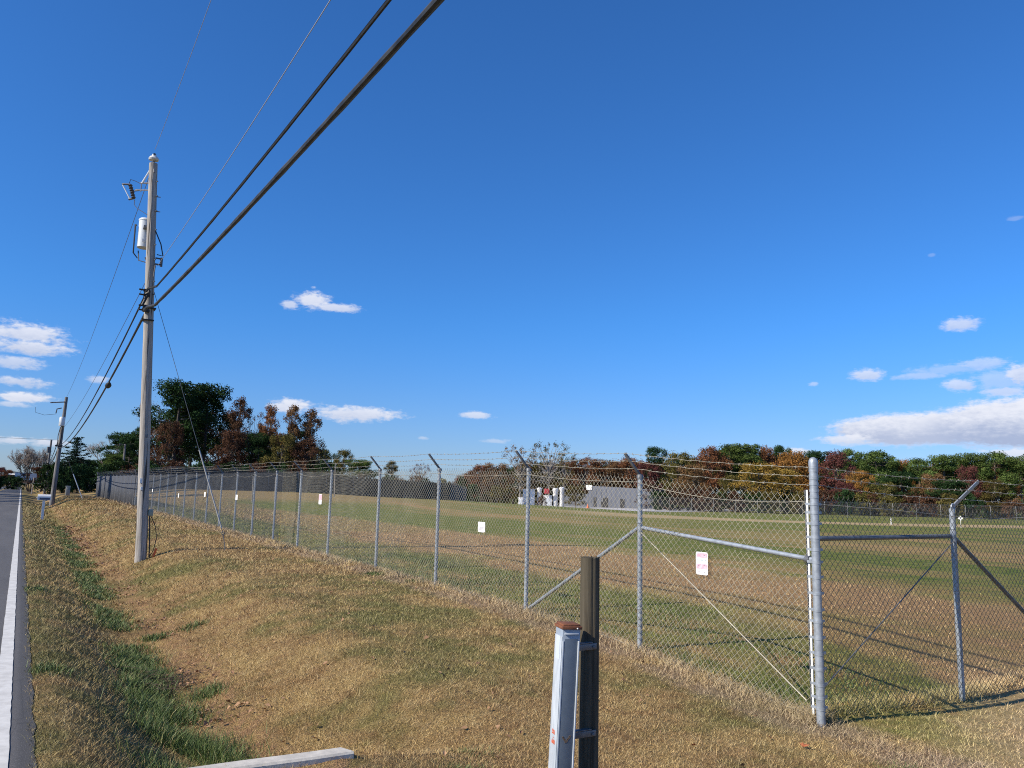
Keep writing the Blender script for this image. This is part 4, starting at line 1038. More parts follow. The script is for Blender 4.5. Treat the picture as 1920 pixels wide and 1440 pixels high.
fp = thing('utility_pole', tuple(FB), 'leaning dark utility pole beyond the mailbox, second from the camera', 'utility pole')
mb = MB(); mb.tube([FB - Vector((0, 0, .3)), FB.lerp(FT, .45), FT], [.19, .15, .11], 12); mb.build('pole_shaft', M['dark_pole'], fp)
mb = MB(); mb.lathe((2.22, 69.75, 6.0), [(.19, 0), (.2, .02), (.2, .62), (.15, .7)], 14); mb.build('transformer', M['tank'], fp)
mb = MB(); mb.tube([(2.3, 69.9, 7.9), (1.3, 69.7, 7.75)], .05, 6); mb.build('crossarm', M['dark_pole'], fp)
mb = MB(); mb.tube([(2.1, 69.8, 7.4), (1.8, 69.8, 7.3), (1.75, 69.8, 6.95)], .045, 6); mb.tube([(1.75, 69.8, 6.9), (1.0, 69.6, 6.75), (.4, 69.5, 6.9), (.35, 69.5, 7.3)], .012, 4); mb.build('cutout', M['ins_dark'], fp)
mb = MB()
for x_ in (-.12, .12): mb.tube([(2.22 + x_ * .5, 69.8, 5.9), (2.18 + x_, 69.8, 5.2), (2.15 + x_ * .5, 69.8, 4.5)], .03, 5)
mb.box((2.18, 69.82, 4.45), (.5, .2, .12)); mb.build('cable_clamps', M['black'], fp)
G2 = 'guy wires at the second pole'
ga2 = Vector((4.1, 68.5, tz(4.1, 68.5))); t = thing('guy_wire', tuple(ga2), 'distant guy wire with pale guard standing beside the second pole', 'guy wire'); dv = FB.lerp(FT, .6) - ga2
MB().tube([ga2, ga2 + dv], .008, 4).build('guy_strand', M['steel'], t); MB().tube([ga2, ga2 + dv * .42], .035, 6).build('guy_guard', M['galv'], t)
p3 = thing('utility_pole', (2.75, 121, tz(2.75, 121)), 'third dark utility pole in front of the round bare tree', 'utility pole')
mb = MB(); mb.tube([(2.70, 121, 0), (2.86, 121, 7.4)], [.17, .12], 10); mb.build('pole_shaft', M['dark_pole'], p3)
mb = MB(); mb.lathe((2.6, 120.7, 5.6), [(.18, 0), (.18, .8)], 10); mb.build('transformer', M['steel'], p3)
wirecurve(lambda y: (2.2 + .012 * (y - 70), y, 4.5 - (y - 70) / 51 * .0 - .7 * 4 * ((y - 70) / 51) * (1 - (y - 70) / 51)), list(np.arange(70, 121.5, 1.5)), .04, 'black_cable', M['black'], 'black cable from the second pole to the third pole', 'cable', G, 5)
wirecurve(lambda y: (2.1 + .012 * (y - 70), y, 4.85 - .7 * 4 * ((y - 70) / 51) * (1 - (y - 70) / 51)), list(np.arange(70, 121.5, 1.5)), .03, 'black_cable', M['black'], 'slimmer black cable above it between second and third poles', 'cable', G, 5)
MB_ = MB().tube([(2.1, 70, 4.9), (-6, 68.5, 4.75), (-16, 67, 4.9)], .010, 4); tag(MB_.build('service_wire', M['steel'], origin=(2.1, 70, 4.9)), 'thin service wire crossing the road from the second pole', 'wire', G)
lp = at_depth(228, 905, 92); lz = tz(lp.x, lp.y); t = thing('light_pole', (lp.x, lp.y, lz), 'thin dark light pole with short arm before the pale bare tree', 'light pole')
ltz = at_depth(228, 832, 92).z; mb = MB(); mb.tube([(lp.x, lp.y, lz), (lp.x, lp.y, ltz)], [.15, .11], 8); mb.build('pole_shaft', M['dark_pole'], t)
mb = MB(); mb.tube([(lp.x, lp.y, ltz - .15), (lp.x - .4, lp.y - .1, ltz - .02), (lp.x - .65, lp.y - .1, ltz - .05)], [.04, .04, .09], 6); mb.build('lamp_arm', M['steel'], t)

# ------------------------------------------------------------------ mailbox, marker cabinet, roadside things
mbx = Vector((.98, 43.0, 0)); mz = tz(mbx.x, mbx.y); topz = at_depth(90, 927, 37).z
t = thing('mailbox', (mbx.x, mbx.y, mz), 'white mailbox on a white post between the road and the ditch', 'mailbox')
MB().box((mbx.x, mbx.y, (mz + topz - .22) / 2), (.11, .11, topz - .22 - mz)).build('mailbox_post', M['white_paint'], t, smooth=False)
mb = MB(); n = 9; 
for xx in (-.27, .27):
    mb.v += [Vector((mbx.x + xx, mbx.y - .11, topz - .27)), Vector((mbx.x + xx, mbx.y + .11, topz - .27))] + [Vector((mbx.x + xx, mbx.y + .11 * math.cos(a), topz - .12 + .12 * math.sin(a))) for a in [math.pi * i / n for i in range(n + 1)]]
k = n + 3; mb.f += [tuple(range(k))[::-1], tuple(range(k, 2 * k))] + [(i, (i + 1) % k, k + (i + 1) % k, k + i) for i in range(k)]
mb.build('mailbox_body', M['white_paint'], t)
MB().box((mbx.x + .02, mbx.y - .114, topz - .2), (.42, .004, .09)).build('number_panel', mat('dark_blue_number_strip', base=(.06, .08, .14), rough=.5), t, smooth=False)
MB().box((mbx.x - .30, mbx.y - .03, topz - .16), (.04, .2, .03), Matrix.Rotation(.5, 3, 'Y')).build('mailbox_door', M['white_paint'], t)
cb = Vector((3.75, 84, 0)); cz_ = tz(cb.x, cb.y); t = thing('utility_cabinet', (cb.x, cb.y, cz_), 'small grey utility cabinet on the mown bank beyond the second pole', 'cabinet')
mb = MB(); mb.box((cb.x, cb.y, cz_ + .42), (.36, .36, .84), None, .02); mb.build('cabinet_body', mat('grey_green_cabinet', build=mottled((.30, .31, .28), (.25, .26, .24), 4, .6)), t)
mb = MB(); mb.box((cb.x, cb.y, cz_ + .86), (.42, .42, .07), None, .02); mb.build('cabinet_lid', M['galv'], t)
# sign board by the bare tree, building and vehicles at the road's end
sp_ = Vector((2.0, 136, 0)); sz_ = tz(2, 136)
t = thing('road_sign', (2.05, 136, sz_), 'pale rectangular sign board on a post in front of the round bare tree', 'sign')
tp_ = at_depth(63, 889, 117); MB().tube([(tp_.x, tp_.y, sz_), (tp_.x + .1, tp_.y, tp_.z - .5)], .09, 6).build('sign_post', M['bark_grey'], t)
MB().box((tp_.x, tp_.y, tp_.z - .25), (.85, .06, .62), Matrix.Rotation(R(-6), 3, 'Y')).build('sign_board', mat('pale_board', base=(.50, .55, .60), rough=.6), t, smooth=False)


def shed(px0, px1, ytop, ybase, depth, label, wallm, roofm, roof_h=.5, dep=8):
    a = at_depth(px0, 905, depth); b = at_depth(px1, 905, depth); zt = at_depth((px0 + px1) / 2, ytop, depth).z; zb = at_depth((px0 + px1) / 2, ybase, depth).z - .3
    c = (a + b) / 2; w = (b - a).length; yw = math.atan2((b - a).y, (b - a).x); rot = Matrix.Rotation(yw, 3, 'Z'); o = Vector((c.x, c.y, zb))
    t = thing('low_building', tuple(o), label, 'building'); back = rot @ Vector((0, 1, 0)) * dep / 2
    MB().box(o + back + Vector((0, 0, (zt - roof_h - zb) / 2)), (w, dep, zt - roof_h - zb), rot).build('wall', wallm, t, smooth=False)
    MB().box(o + back + Vector((0, 0, zt - zb - roof_h / 2)), (w + 1, dep + 1, roof_h), rot).build('roof', roofm, t, smooth=False)
    for i in range(3): MB().box(o + rot @ Vector((w * (-.3 + .3 * i), -.03, 1.2)), (w * .12, .1, 1.6), rot).build('window', M['dark_open'], t, smooth=False)
    return t


shed(20, 52, 888, 903, 200, 'low brick building with a white roof edge at the road end', mat('dark_brick', base=(.10, .06, .045), rough=.9), M['roof_white'], .35)
# parked vehicles far along the road
def car(px, ybase, depth, m, label, L=4.4, H=1.45, van=False):
    p = at_depth(px, ybase, depth); z0 = p.z; t = thing('parked_van' if van else 'parked_car', (p.x, p.y, z0), label, 'van' if van else 'car', 'vehicles parked at the road end')
    def X(v): return (p.x + v[0], p.y + v[1], z0 + v[2])
    prof = [(-L / 2, .3), (-L / 2, .8), (-L * .42, .9), (-L * .25, H), (L * .2, H), (L * .36, .95), (L / 2, .85), (L / 2, .3)] if not van else [(-L / 2, .35), (-L / 2, H), (L * .25, H), (L * .34, 1.25), (L / 2, 1.1), (L / 2, .35)]
    mb = MB(); n = len(prof)
    for yy in (-.85, .85): mb.v += [Vector(X((a, yy, b))) for a, b in prof]
    mb.f += [tuple(range(n)), tuple(range(n, 2 * n))[::-1]] + [(i, (i + 1) % n, n + (i + 1) % n, n + i) for i in range(n)]
    mb.build('body', m, t, smooth=False)
    MB().box(X((-L * .02, -.87, H * .78)), (L * .42, .02, H * .26)).build('window', M['dark_open'], t, smooth=False)
    for sx in (-.3, .3):
        for sy in (-.8, .8): MB().tube([X((L * sx, sy - .1, .32)), X((L * sx, sy + .1, .32))], .32, 12).build('wheel', M['black'], t)


car(49, 903, 185, M['white_paint'], 'white van parked at the road end, left of the bare tree', 4.8, 2.1, True)
car(58, 902.5, 190, M['tank'], 'pale car parked right of the white van', 4.2)
car(76, 903, 180, M['white_paint'], 'white car parked right of the bare tree trunk', 4.4)
car(67, 902.5, 188, M['steel'], 'grey car parked behind the sign board', 4.4)

# ------------------------------------------------------------------ back fence (screened), far right fence, buildings in the field
def far_fence(name, pts, H, label, screen=None, post_gap=3.0, wires=True):
    o0 = pts[0]; t = thing(name, (o0[0], o0[1], tz(*o0)), label, 'fence')
    pts = np.array(pts, float); seg = np.hypot(*(pts[1:] - pts[:-1]).T); cum = np.concatenate([[0], np.cumsum(seg)]); L = cum[-1]
    n_out = Vector((-(pts[-1][1] - pts[0][1]), pts[-1][0] - pts[0][0], 0)).normalized()
    chainlink('mesh_fabric', [tuple(p) for p in pts], H, .075, .0050, 3, M['far_wire'], t, n_out=n_out, rough_top=False)
    n = int(L / post_gap); S = np.linspace(0, L, n + 1); PX = np.interp(S, cum, pts[:, 0]); PY = np.interp(S, cum, pts[:, 1])
    for x, y in zip(PX, PY):
        z0 = tz(x, y); MB().tube([(x, y, z0 - .1), (x, y, z0 + H), (x + n_out.x * .2, y + n_out.y * .2, z0 + H + .25)], .024, 5).build('post', M['galv_dark'], t)
    S = np.linspace(0, L, int(L / 1.5)); PX = np.interp(S, cum, pts[:, 0]); PY = np.interp(S, cum, pts[:, 1])
    for k_ in range(3): MB().tube([(x + n_out.x * (.05 + .06 * k_), y + n_out.y * (.05 + .06 * k_), tz(x, y) + H + .06 + .08 * k_) for x, y in zip(PX, PY)], .006, 3, False).build('barbed_wire', M['galv'], t)
    if screen is not None:
        s0, s1_ = screen; S = np.linspace(s0, s1_, 80); PX = np.interp(S, cum, pts[:, 0]) + n_out.x * .06; PY = np.interp(S, cum, pts[:, 1]) + n_out.y * .06; V = []
        for i, (x, y) in enumerate(zip(PX, PY)):
            z0 = tz(x, y); V += [(x, y, z0 + .05), (x, y, z0 + H), (x + n_out.x * .01, y + n_out.y * .01, z0 + H), (x + n_out.x * .01, y + n_out.y * .01, z0 + .05)]
        F_ = [(i * 4 + j, i * 4 + (j + 1) % 4, (i + 1) * 4 + (j + 1) % 4, (i + 1) * 4 + j) for i in range(79) for j in range(4)]
        o = np_mesh('privacy_screen', np.array(V) - np.array(parent_world(t)), F_, M['screen']); o.parent = t
    return t


far_fence('perimeter_fence', [(5.7, 78.2), (42, 80), (54, 98), (58, 106)], FH + .1, 'dark screened fence along the back left edge of the field', screen=(.5, 62))
A_ = gp(1215, 110); B_ = gp(1700, 107); C_ = gp(2150, 100)
far_fence('perimeter_fence', [A_[:2], B_[:2], C_[:2]], 2.0, 'long pale chain link fence across the right side of the field before the woods')

# thin poles inside the left part of the field
for (px, ytop, yb, dp, lab) in ((475, 893, 940, 55, 'thin pale pole in the field, left of two before the screened fence'), (517, 895, 938, 58, 'thin pale pole in the field, right of two before the screened fence'), (629, 868, 931, 68, 'tall reddish pole standing before the screened fence')):
    a = at_depth(px - 2, yb, dp); b = at_depth(px, ytop, dp); z0 = tz(a.x, a.y)
    tag(MB().tube([(a.x, a.y, z0 - .1), (b.x, b.y, b.z)], [.05, .035], 6).build('thin_pole', M['bark_grey'], origin=(a.x, a.y, z0)), lab, 'pole')

# blue grey metal building
ba = at_depth(1058, 905, 160); bb = at_depth(1224, 905, 148); d_ = bb - ba; L = math.hypot(d_.x, d_.y); yw = math.atan2(d_.y, d_.x); rot = Matrix.Rotation(yw, 3, 'Z')
zb = min(tz(ba.x, ba.y), tz(bb.x, bb.y)) - .1; o = Vector((ba.x, ba.y, zb)); zt1 = at_depth(1105, 911, 158).z; zt2 = at_depth(1222, 918, 148).z
t = thing('metal_building', tuple(o), 'long low blue grey metal building at the far side of the field', 'building')
mb = MB(); k_ = []
L1 = L * .29
for (x, y, z) in ((L1, 0, 0), (L, 0, 0), (L, 9, 0), (L1, 9, 0), (L1, 0, zt1 - zb), (L, 0, zt2 - zb), (L, 9, zt2 - zb), (L1, 9, zt1 - zb)): mb.v.append(o + rot @ Vector((x, y, z)))
mb.f += [(0, 1, 5, 4), (1, 2, 6, 5), (2, 3, 7, 6), (3, 0, 4, 7), (4, 5, 6, 7)]; mb.build('wall', M['blue_grey_metal'], t, smooth=False)
zl = at_depth(1080, 926, 159).z - zb
MB().box(o + rot @ Vector((L1 / 2, 4, zl / 2)), (L1 - .05, 8, zl), rot).build('low_wing', M['blue_grey_metal'], t, smooth=False)
for x in np.arange(L1 + .8, L, 1.1): MB().box(o + rot @ Vector((x, -.03, (zt2 - zb) / 2)), (.06, .05, zt2 - zb - .1), rot).build('wall_rib', M['blue_grey_metal'], t, smooth=False)
for px, w_, h_ in ((1119, .6, 2.0), (1133, .5, 1.2), (1139, 1.1, 2.0), (1170, .9, 1.8)):
    x = L * (px - 1058) / 166; MB().box(o + rot @ Vector((x, -.06, h_ / 2 + .1)), (w_, .06, h_), rot).build('door', M['dark_open'], t, smooth=False)
MB().box(o + rot @ Vector((L1 + .2, -.12, zt1 - zb - .35)), (1.3, .1, .95), rot).build('sign_panel', M['white_paint'], t, smooth=False)
# tall shrub hiding the corner of the building is added with the trees

# white equipment left of the building
def cabinet(px, w_px, ytop, ybase, dp, m, label, name='equipment_cabinet', cat='cabinet', kind='box'):
    a = at_depth(px, ybase, dp); z0 = tz(a.x, a.y) - .05; zt = at_depth(px, ytop, dp).z; w = w_px / 1450 * dp; rot = Matrix.Rotation(-YAW, 3, 'Z'); t = thing(name, (a.x, a.y, z0), label, cat, 'white equipment left of the metal building')
    if kind == 'box':
        MB().box((a.x, a.y, (z0 + zt) / 2), (w, w * .8, zt - z0), rot, .04).build('body', m, t)
        MB().box(Vector((a.x, a.y, zt)) , (w * 1.12, w * .9, .12), rot, .02).build('lid', m, t)
        MB().box(Vector((a.x, a.y, z0 + (zt - z0) * .45)) + rot @ Vector((0, -w * .4 - .02, 0)), (w * .7, .03, (zt - z0) * .6), rot).build('door', M['tank'], t)
    else:
        MB().lathe((a.x, a.y, z0), [(w / 2, 0), (w / 2, zt - z0 - w * .8), (w * .62, zt - z0 - w * .6), (w * .62, zt - z0 - w * .2), (w * .3, zt - z0)], 12).build('body', m, t)
        MB().lathe((a.x, a.y, z0), [(w * .7, 0), (w * .7, .15)], 12).build('foot', M['steel'], t)


cabinet(976, 8, 933, 944, 146, M['white_paint'], 'smallest white box at the far left of the white equipment')
cabinet(991, 22, 918, 944, 150, M['white_paint'], 'wide white cabinet seen just left of a fence post')
cabinet(1011, 8, 914, 944, 150, M['white_paint'], 'slim white column just right of the fence post', 'storage_column', 'column', 'col')
cabinet(1026, 17, 929, 944, 150, M['white_paint'], 'white cabinet under the red panel')
cabinet(1041, 9, 915, 945, 150, M['white_paint'], 'white rounded column between the red panel and the tallest column', 'storage_column', 'column', 'col')
cabinet(1053, 8, 913, 946, 150, M['white_paint'], 'tallest white column at the left end of the metal building', 'storage_column', 'column', 'col')
a = at_depth(1025, 921, 149); tag(MB().box(a, (1.0, .1, .95), Matrix.Rotation(-YAW, 3, 'Z'), .02).build('red_panel', M['red'], origin=a), 'small red panel standing on the white cabinet', 'panel')
for (px, yb, hpx, dp, lab) in ((1102, 948, 8, 140, 'small orange cone in front of the metal building'), (1251, 946, 14, 150, 'orange traffic cone right of the metal building')):
    a = at_depth(px, yb, dp); z0 = tz(a.x, a.y); h_ = hpx / 1450 * dp; t = thing('traffic_cone', (a.x, a.y, z0), lab, 'cone')
    MB().lathe((a.x, a.y, z0 + .05), [(h_ * .3, 0), (h_ * .06, h_)], 10).build('cone_body', M['orange_cone'], t); MB().box((a.x, a.y, z0 + .03), (h_ * .8, h_ * .8, .06)).build('cone_base', M['orange_cone'], t)
# marker posts out on the field
a = on_ground(1671, 984, 70); z0 = tz(a.x, a.y); t = thing('marker_post', (a.x, a.y, z0), 'slim white marker post in the field near the worn track', 'marker post')
MB().tube([(a.x, a.y, z0), (a.x, a.y, z0 + .62)], .045, 8).build('shaft', M['white_paint'], t); MB().lathe((a.x, a.y, z0 + .62), [(.05, 0), (.05, .06), (.02, .09)], 8).build('cap', M['tank'], t)
a = on_ground(1802, 990, 45); z0 = tz(a.x, a.y); t = thing('marker_sign', (a.x, a.y, z0), 'tilted white square marker sign on a short stake in the field', 'sign')
sca = (a - EYE).length / 1450
MB().tube([(a.x, a.y, z0), (a.x, a.y, z0 + 14 * sca)], .02, 6).build('stake', M['sign_white'], t)
MB().box((a.x, a.y, z0 + 15.5 * sca), (5.5 * sca, .02, 5.5 * sca), Matrix.Rotation(-YAW - .4, 3, 'Z') @ Matrix.Rotation(R(38), 3, 'Y')).build('sign_plate', M['sign_white'], t, smooth=False)

# ------------------------------------------------------------------ trees
def leafcloud(C, Rr, n_per, size, seed, flat=.7, tintspread=.35, shell=.5):
    rs = np.random.RandomState(seed); nC = len(C); n = nC * n_per
    ci = np.repeat(np.arange(nC), n_per); v = rs.randn(n, 3); v /= np.linalg.norm(v, axis=1)[:, None]
    rad = (shell + (1 - shell) * rs.rand(n)) ** .8 * (1 + .12 * rs.randn(n)); P = C[ci] + v * (rad * Rr[ci])[:, None] * np.array([1, 1, flat])
    a = v + .8 * rs.randn(n, 3); a[:, 2] += .35; a /= np.linalg.norm(a, axis=1)[:, None]
    b = np.cross(a, rs.randn(n, 3)); b /= np.linalg.norm(b, axis=1)[:, None]; c = np.cross(a, b)
    s = size * (.55 + .9 * rs.rand(n))[:, None]; asp = (.5 + .4 * rs.rand(n))[:, None]
    V = np.stack([P - b * s, P + c * s * asp, P + b * s, P - c * s * asp], 1).reshape(-1, 3); F_ = np.arange(n * 4).reshape(-1, 4)
    ct = rs.rand(nC); t_ = np.clip(ct[ci] * (1 - tintspread) + rs.rand(n) * tintspread + .10 * v[:, 2] * 0, 0, 1)
    return V, F_, np.repeat(t_, 4)


def limb(mb, a, b, r0_, r1_, seg=5, wig=.06, rnd=random):
    a = Vector(a); b = Vector(b); l = (b - a).length; pts = [a, a.lerp(b, .35) + Vector((rnd.uniform(-1, 1), rnd.uniform(-1, 1), rnd.uniform(-.5, 1))) * l * wig, a.lerp(b, .7) + Vector((rnd.uniform(-1, 1), rnd.uniform(-1, 1), rnd.uniform(-.2, .6))) * l * wig, b]
    mb.tube(pts, [r0_, r0_ * .75 + r1_ * .25, r0_ * .4 + r1_ * .6, r1_], seg, False)


protos = {}
def proto(kind, seed):
    key = (kind, seed)
    if key in protos: return protos[key]
    rs = np.random.RandomState(seed * 17 + 3); rnd = random.Random(seed * 31 + 1); tb = MB(); H = 10.0; crownV = None
    if kind == 'pine':
        Rm = 2.9; C = []; Rr = []
        for i in range(76):
            z = H * (.32 + .64 * rs.rand() ** .75); t_ = (z / H - .30) / .70; env = Rm * math.sqrt(max(.04, 1 - ((t_ - .38) / .66) ** 2)); env *= .8 + .35 * math.sin(z * 2.1 + seed)
            a = rs.rand() * 6.28; rr = env * (.35 + .65 * rs.rand() ** .5); C.append((rr * math.cos(a), rr * math.sin(a), z)); Rr.append(.55 + .5 * rs.rand())
        C.append((0, 0, H * .96)); Rr.append(.7); C = np.array(C); Rr = np.array(Rr); crownV = leafcloud(C, Rr, 190, .082, seed, .68, .35, .35)
        tb.tube([(0, 0, -.5), (.1, 0, H * .4), (-.05, .1, H * .75), (0, 0, H * .95)], [.20, .16, .09, .02], 7)
        for i in range(0, len(C), 2): limb(tb, (0, 0, C[i][2] - rnd.uniform(.1, .5)), C[i], .05, .015, 4, .05, rnd)
    elif kind == 'oak':
        Rm = 3.6; C = []; Rr = []
        for i in range(80):
            z = H * (.14 + .82 * rs.rand() ** .85); t_ = (z / H - .1) / .9; env = Rm * math.sqrt(max(.05, 1 - ((t_ - .42) / .62) ** 2)) * (.85 + .25 * math.sin(z * 1.7 + seed * 2))
            a = rs.rand() * 6.28; rr = env * (.4 + .6 * rs.rand() ** .5); C.append((rr * math.cos(a), rr * math.sin(a), z)); Rr.append(.6 + .6 * rs.rand())
        C = np.array(C); Rr = np.array(Rr); crownV = leafcloud(C, Rr, 150, .100, seed, .85, .4, .3)
        tb.tube([(0, 0, -.5), (.1, .1, H * .35), (0, 0, H * .8)], [.22, .16, .04], 7)
        for i in range(0, len(C), 2): limb(tb, (0, 0, max(.8, C[i][2] * .6)), C[i], .06, .015, 4, .07, rnd)
    elif kind == 'narrow':
        Rm = 1.9; C = []; Rr = []
        for i in range(70):
            z = H * (.16 + .82 * rs.rand()); t_ = z / H; env = Rm * (1 - ((t_ - .5) / .55) ** 2 * .75) * (.75 + .35 * math.sin(z * 2.3 + seed))
            a = rs.rand() * 6.28; rr = env * (.2 + .8 * rs.rand() ** .5); C.append((rr * math.cos(a), rr * math.sin(a), z)); Rr.append(.35 + .4 * rs.rand())
        C = np.array(C); Rr = np.array(Rr); crownV = leafcloud(C, Rr, 130, .075, seed, 1.0, .5, .2)
        tb.tube([(0, 0, -.5), (.08, .05, H * .5), (0, 0, H * .97)], [.17, .10, .02], 6)
        for i in range(len(C)): limb(tb, (0, 0, C[i][2] * .78), C[i], .035, .01, 3, .06, rnd)
    elif kind == 'sparse':
        C = []; Rr = []
        for i in range(75):
            z = H * (.25 + .73 * rs.rand()); t_ = z / H; env = 4.2 * math.sqrt(max(.05, 1 - ((t_ - .6) / .5) ** 2))
            a = rs.rand() * 6.28; rr = env * rs.rand() ** .5; C.append((rr * math.cos(a), rr * math.sin(a), z)); Rr.append(.3 + .45 * rs.rand())
        C = np.array(C); Rr = np.array(Rr); crownV = leafcloud(C, Rr, 44, .080, seed, 1.0, .5, .1)
        tb.tube([(0, 0, -.5), (.1, .05, H * .3), (0, .1, H * .6)], [.2, .16, .09], 7)
        for i in range(len(C)): limb(tb, (rnd.uniform(-.2, .2), .05, H * .2 + C[i][2] * .35), C[i], .06, .012, 4, .08, rnd)
    elif kind == 'cedar':
        C = []; Rr = []
        tiers = 19
        for k_ in range(tiers):
            z = H * (.08 + .90 * k_ / (tiers - 1)); rad_ = 3.7 * (1 - (k_ / tiers)) ** .8 + .25; nb = max(4, int(17 * (1 - k_ / tiers)))
            for j in range(nb):
                a = j * 6.28 / nb + rs.rand() * .5 + k_; L_ = rad_ * (.72 + .42 * rs.rand())
                for q_ in np.linspace(.2, 1, max(2, int(L_ * 1.7))): C.append((math.cos(a) * L_ * q_, math.sin(a) * L_ * q_, z + .28 * L_ * q_ * (.9 - q_ * .75) + .16 * rs.randn())); Rr.append(.62 * (1.12 - .45 * q_))
                tb.tube([(0, 0, z), (math.cos(a) * L_ * .95, math.sin(a) * L_ * .95, z + .04 * L_)], [.05, .01], 3, False)
        C = np.array(C); Rr = np.array(Rr); crownV = leafcloud(C, Rr, 34, .10, seed, .42, .4, .1)
        tb.tube([(0, 0, -.5), (0, 0, H * 1.0)], [.22, .02], 7)
    elif kind in ('bare', 'bareround'):
        segs = []
        tips_ = []
        def rec(p, d, l, r_, dep):
            q_ = p + d * l; tb.tube([p, p.lerp(q_, .5) + Vector((rnd.uniform(-1, 1), rnd.uniform(-1, 1), 0)) * l * .06, q_], [r_, r_ * .85, r_ * .68], 4 if dep > 2 else 3, False)
            if dep == 0: tips_.append(tuple(q_)); return
            for k_ in range(3 if dep > 1 else 4):
                ax = Vector((rnd.uniform(-1, 1), rnd.uniform(-1, 1), rnd.uniform(-.4, .6))).normalized(); nd = (d + ax * (.62 if kind == 'bare' else .55)).normalized(); nd.z += .08; rec(q_, nd.normalized(), l * rnd.uniform(.62, .84), r_ * .66, dep - 1)
        if kind == 'bare': rec(Vector((0, 0, -.3)), Vector((.03, 0, 1)), 2.7, .17, 5)
        else:
            for s_i in range(15):
                a = s_i * .7; rec(Vector((math.cos(a) * .3, math.sin(a) * .3, -.3)), Vector((math.cos(a) * rnd.uniform(.15, .6), math.sin(a) * rnd.uniform(.15, .6), 1)).normalized(), rnd.uniform(2.2, 3.0), .11, 4)
        tp_a = np.array(tips_); crownV = leafcloud(tp_a, np.full(len(tp_a), .45), 14 if kind == 'bareround' else 9, .055, seed, 1, .5, .05)
        H = tp_a[:, 2].max()
    elif kind == 'bush':
        H = 4.0; C = []; Rr = []
        for i in range(45):
            z = H * (.08 + .85 * rs.rand()); env = 2.8 * math.sqrt(max(.05, 1 - (z / H) ** 2)); a = rs.rand() * 6.28; rr = env * rs.rand() ** .5; C.append((rr * math.cos(a), rr * math.sin(a), z)); Rr.append(.4 + .5 * rs.rand())
        C = np.array(C); Rr = np.array(Rr); crownV = leafcloud(C, Rr, 60, .12, seed, .9, .5, .2)
        for i in range(0, 45, 3): limb(tb, (rnd.uniform(-.4, .4), rnd.uniform(-.4, .4), -.2), C[i], .04, .01, 3, .05, rnd)
    Vc, Fcc, tt = crownV; rad_xy = np.percentile(np.hypot(Vc[:, 0], Vc[:, 1]), 97); hmax = np.percentile(Vc[:, 2], 99.7)
    me_c = bpy.data.meshes.new(kind + '_crown'); o = np_mesh('tmp', Vc, Fcc, M['pine'], {'tint': tt}); me_c = o.data; me_c.name = 'crown'; bpy.data.objects.remove(o)
    o = tb.build('tmp', M['bark']); me_t = o.data; me_t.name = 'trunk'; bpy.data.objects.remove(o)
    protos[key] = (me_c, me_t, rad_xy, hmax); return protos[key]


KN = {'pine': 'pine_tree', 'oak': 'broadleaf_tree', 'narrow': 'slender_tree', 'sparse': 'thinning_tree', 'cedar': 'cedar_tree', 'bare': 'bare_tree', 'bareround': 'bare_tree', 'bush': 'shrub'}
tree_n = 0
def tree(kind, px, ytop, wpx, depth, leaf, label, group=None, seed=None, bark='bark', loc=None, h=None, w=None, cat=None):
    global tree_n; tree_n += 1
    sd_ = seed if seed is not None else tree_n % 4
    mc, mt, rad_, hm = proto(kind, sd_)
    if loc is None:
        p = at_depth(px, ytop, depth); x, y = p.x, p.y; z0 = tz(x, y); h = p.z - z0; w = wpx / 1450 * depth / 2 * (1.28 if kind == 'pine' else 1.12)
    else: x, y = loc; z0 = tz(x, y)
    t = thing(KN[kind], (x, y, z0), label, cat or ('shrub' if kind == 'bush' else 'tree'), group)
    t.scale = (w / rad_, w / rad_, h / hm); t.rotation_euler.z = (tree_n * 2.399) % 6.283
    for nm, me, m in (('crown', mc, M[leaf]), ('trunk', mt, M[bark])):
        o = bpy.data.objects.new(nm, me); col.objects.link(o); o.parent = t; o.material_slots[0].link = 'OBJECT'; o.material_slots[0].material = m
    return t


GL = 'trees behind the screened fence'; GR = 'trees of the wood across the field'; GF = 'trees at the far end of the road'
# far left, behind the road end
tree('bareround', 64, 838, 62, 150, 'twig', 'round many stemmed bare tree at the road end behind the third pole', GF, 0, 'bark_dark')
tree('cedar', 146, 821, 80, 100, 'cedar', 'dark tiered cedar just right of the leaning second pole', GF, 1, 'bark_dark')
tree('bare', 207, 824, 72, 125, 'twig', 'pale grey bare tree behind the thin light pole', GF, 2, 'bark_grey')
tree('bare', 104, 862, 34, 150, 'brown', 'small brownish bare tree between the third pole and the cedar', GF, 3, 'bark_grey')
tree('pine', 216, 852, 40, 95, 'pine', 'small bright green pine left of the big pole', GF, 0)
tree('bare', 283, 745, 46, 118, 'twig', 'tall thin bare tree just right of the big pole', GL, 1, 'bark_grey')
tree('pine', 246, 818, 44, 98, 'pine_dk', 'dark low pine left of the big pole', GL, 2, 'bark_dark')
tree('pine', 268, 800, 40, 102, 'pine_dk', 'dark pine directly behind the big pole', GL, 3, 'bark_dark')
tree('pine', 340, 716, 96, 100, 'pine_dk', 'tallest dark pine right of the big pole', GL, 0, 'bark_dark')
tree('pine', 392, 721, 84, 104, 'pine_dk', 'second tall dark pine, with a broad flat top', GL, 1, 'bark_dark')
tree('pine', 365, 760, 80, 108, 'pine_dk', 'dark pine filling between the two tallest pines', GL, 2, 'bark_dark')
tree('oak', 322, 790, 56, 96, 'brown_dk', 'brown leaved tree in front of the tallest pine', GL, 0, 'bark_dark')
tree('narrow', 452, 746, 44, 100, 'brown_dk', 'purplish brown tree right of the tall pines', GL, 1, 'bark_dark')
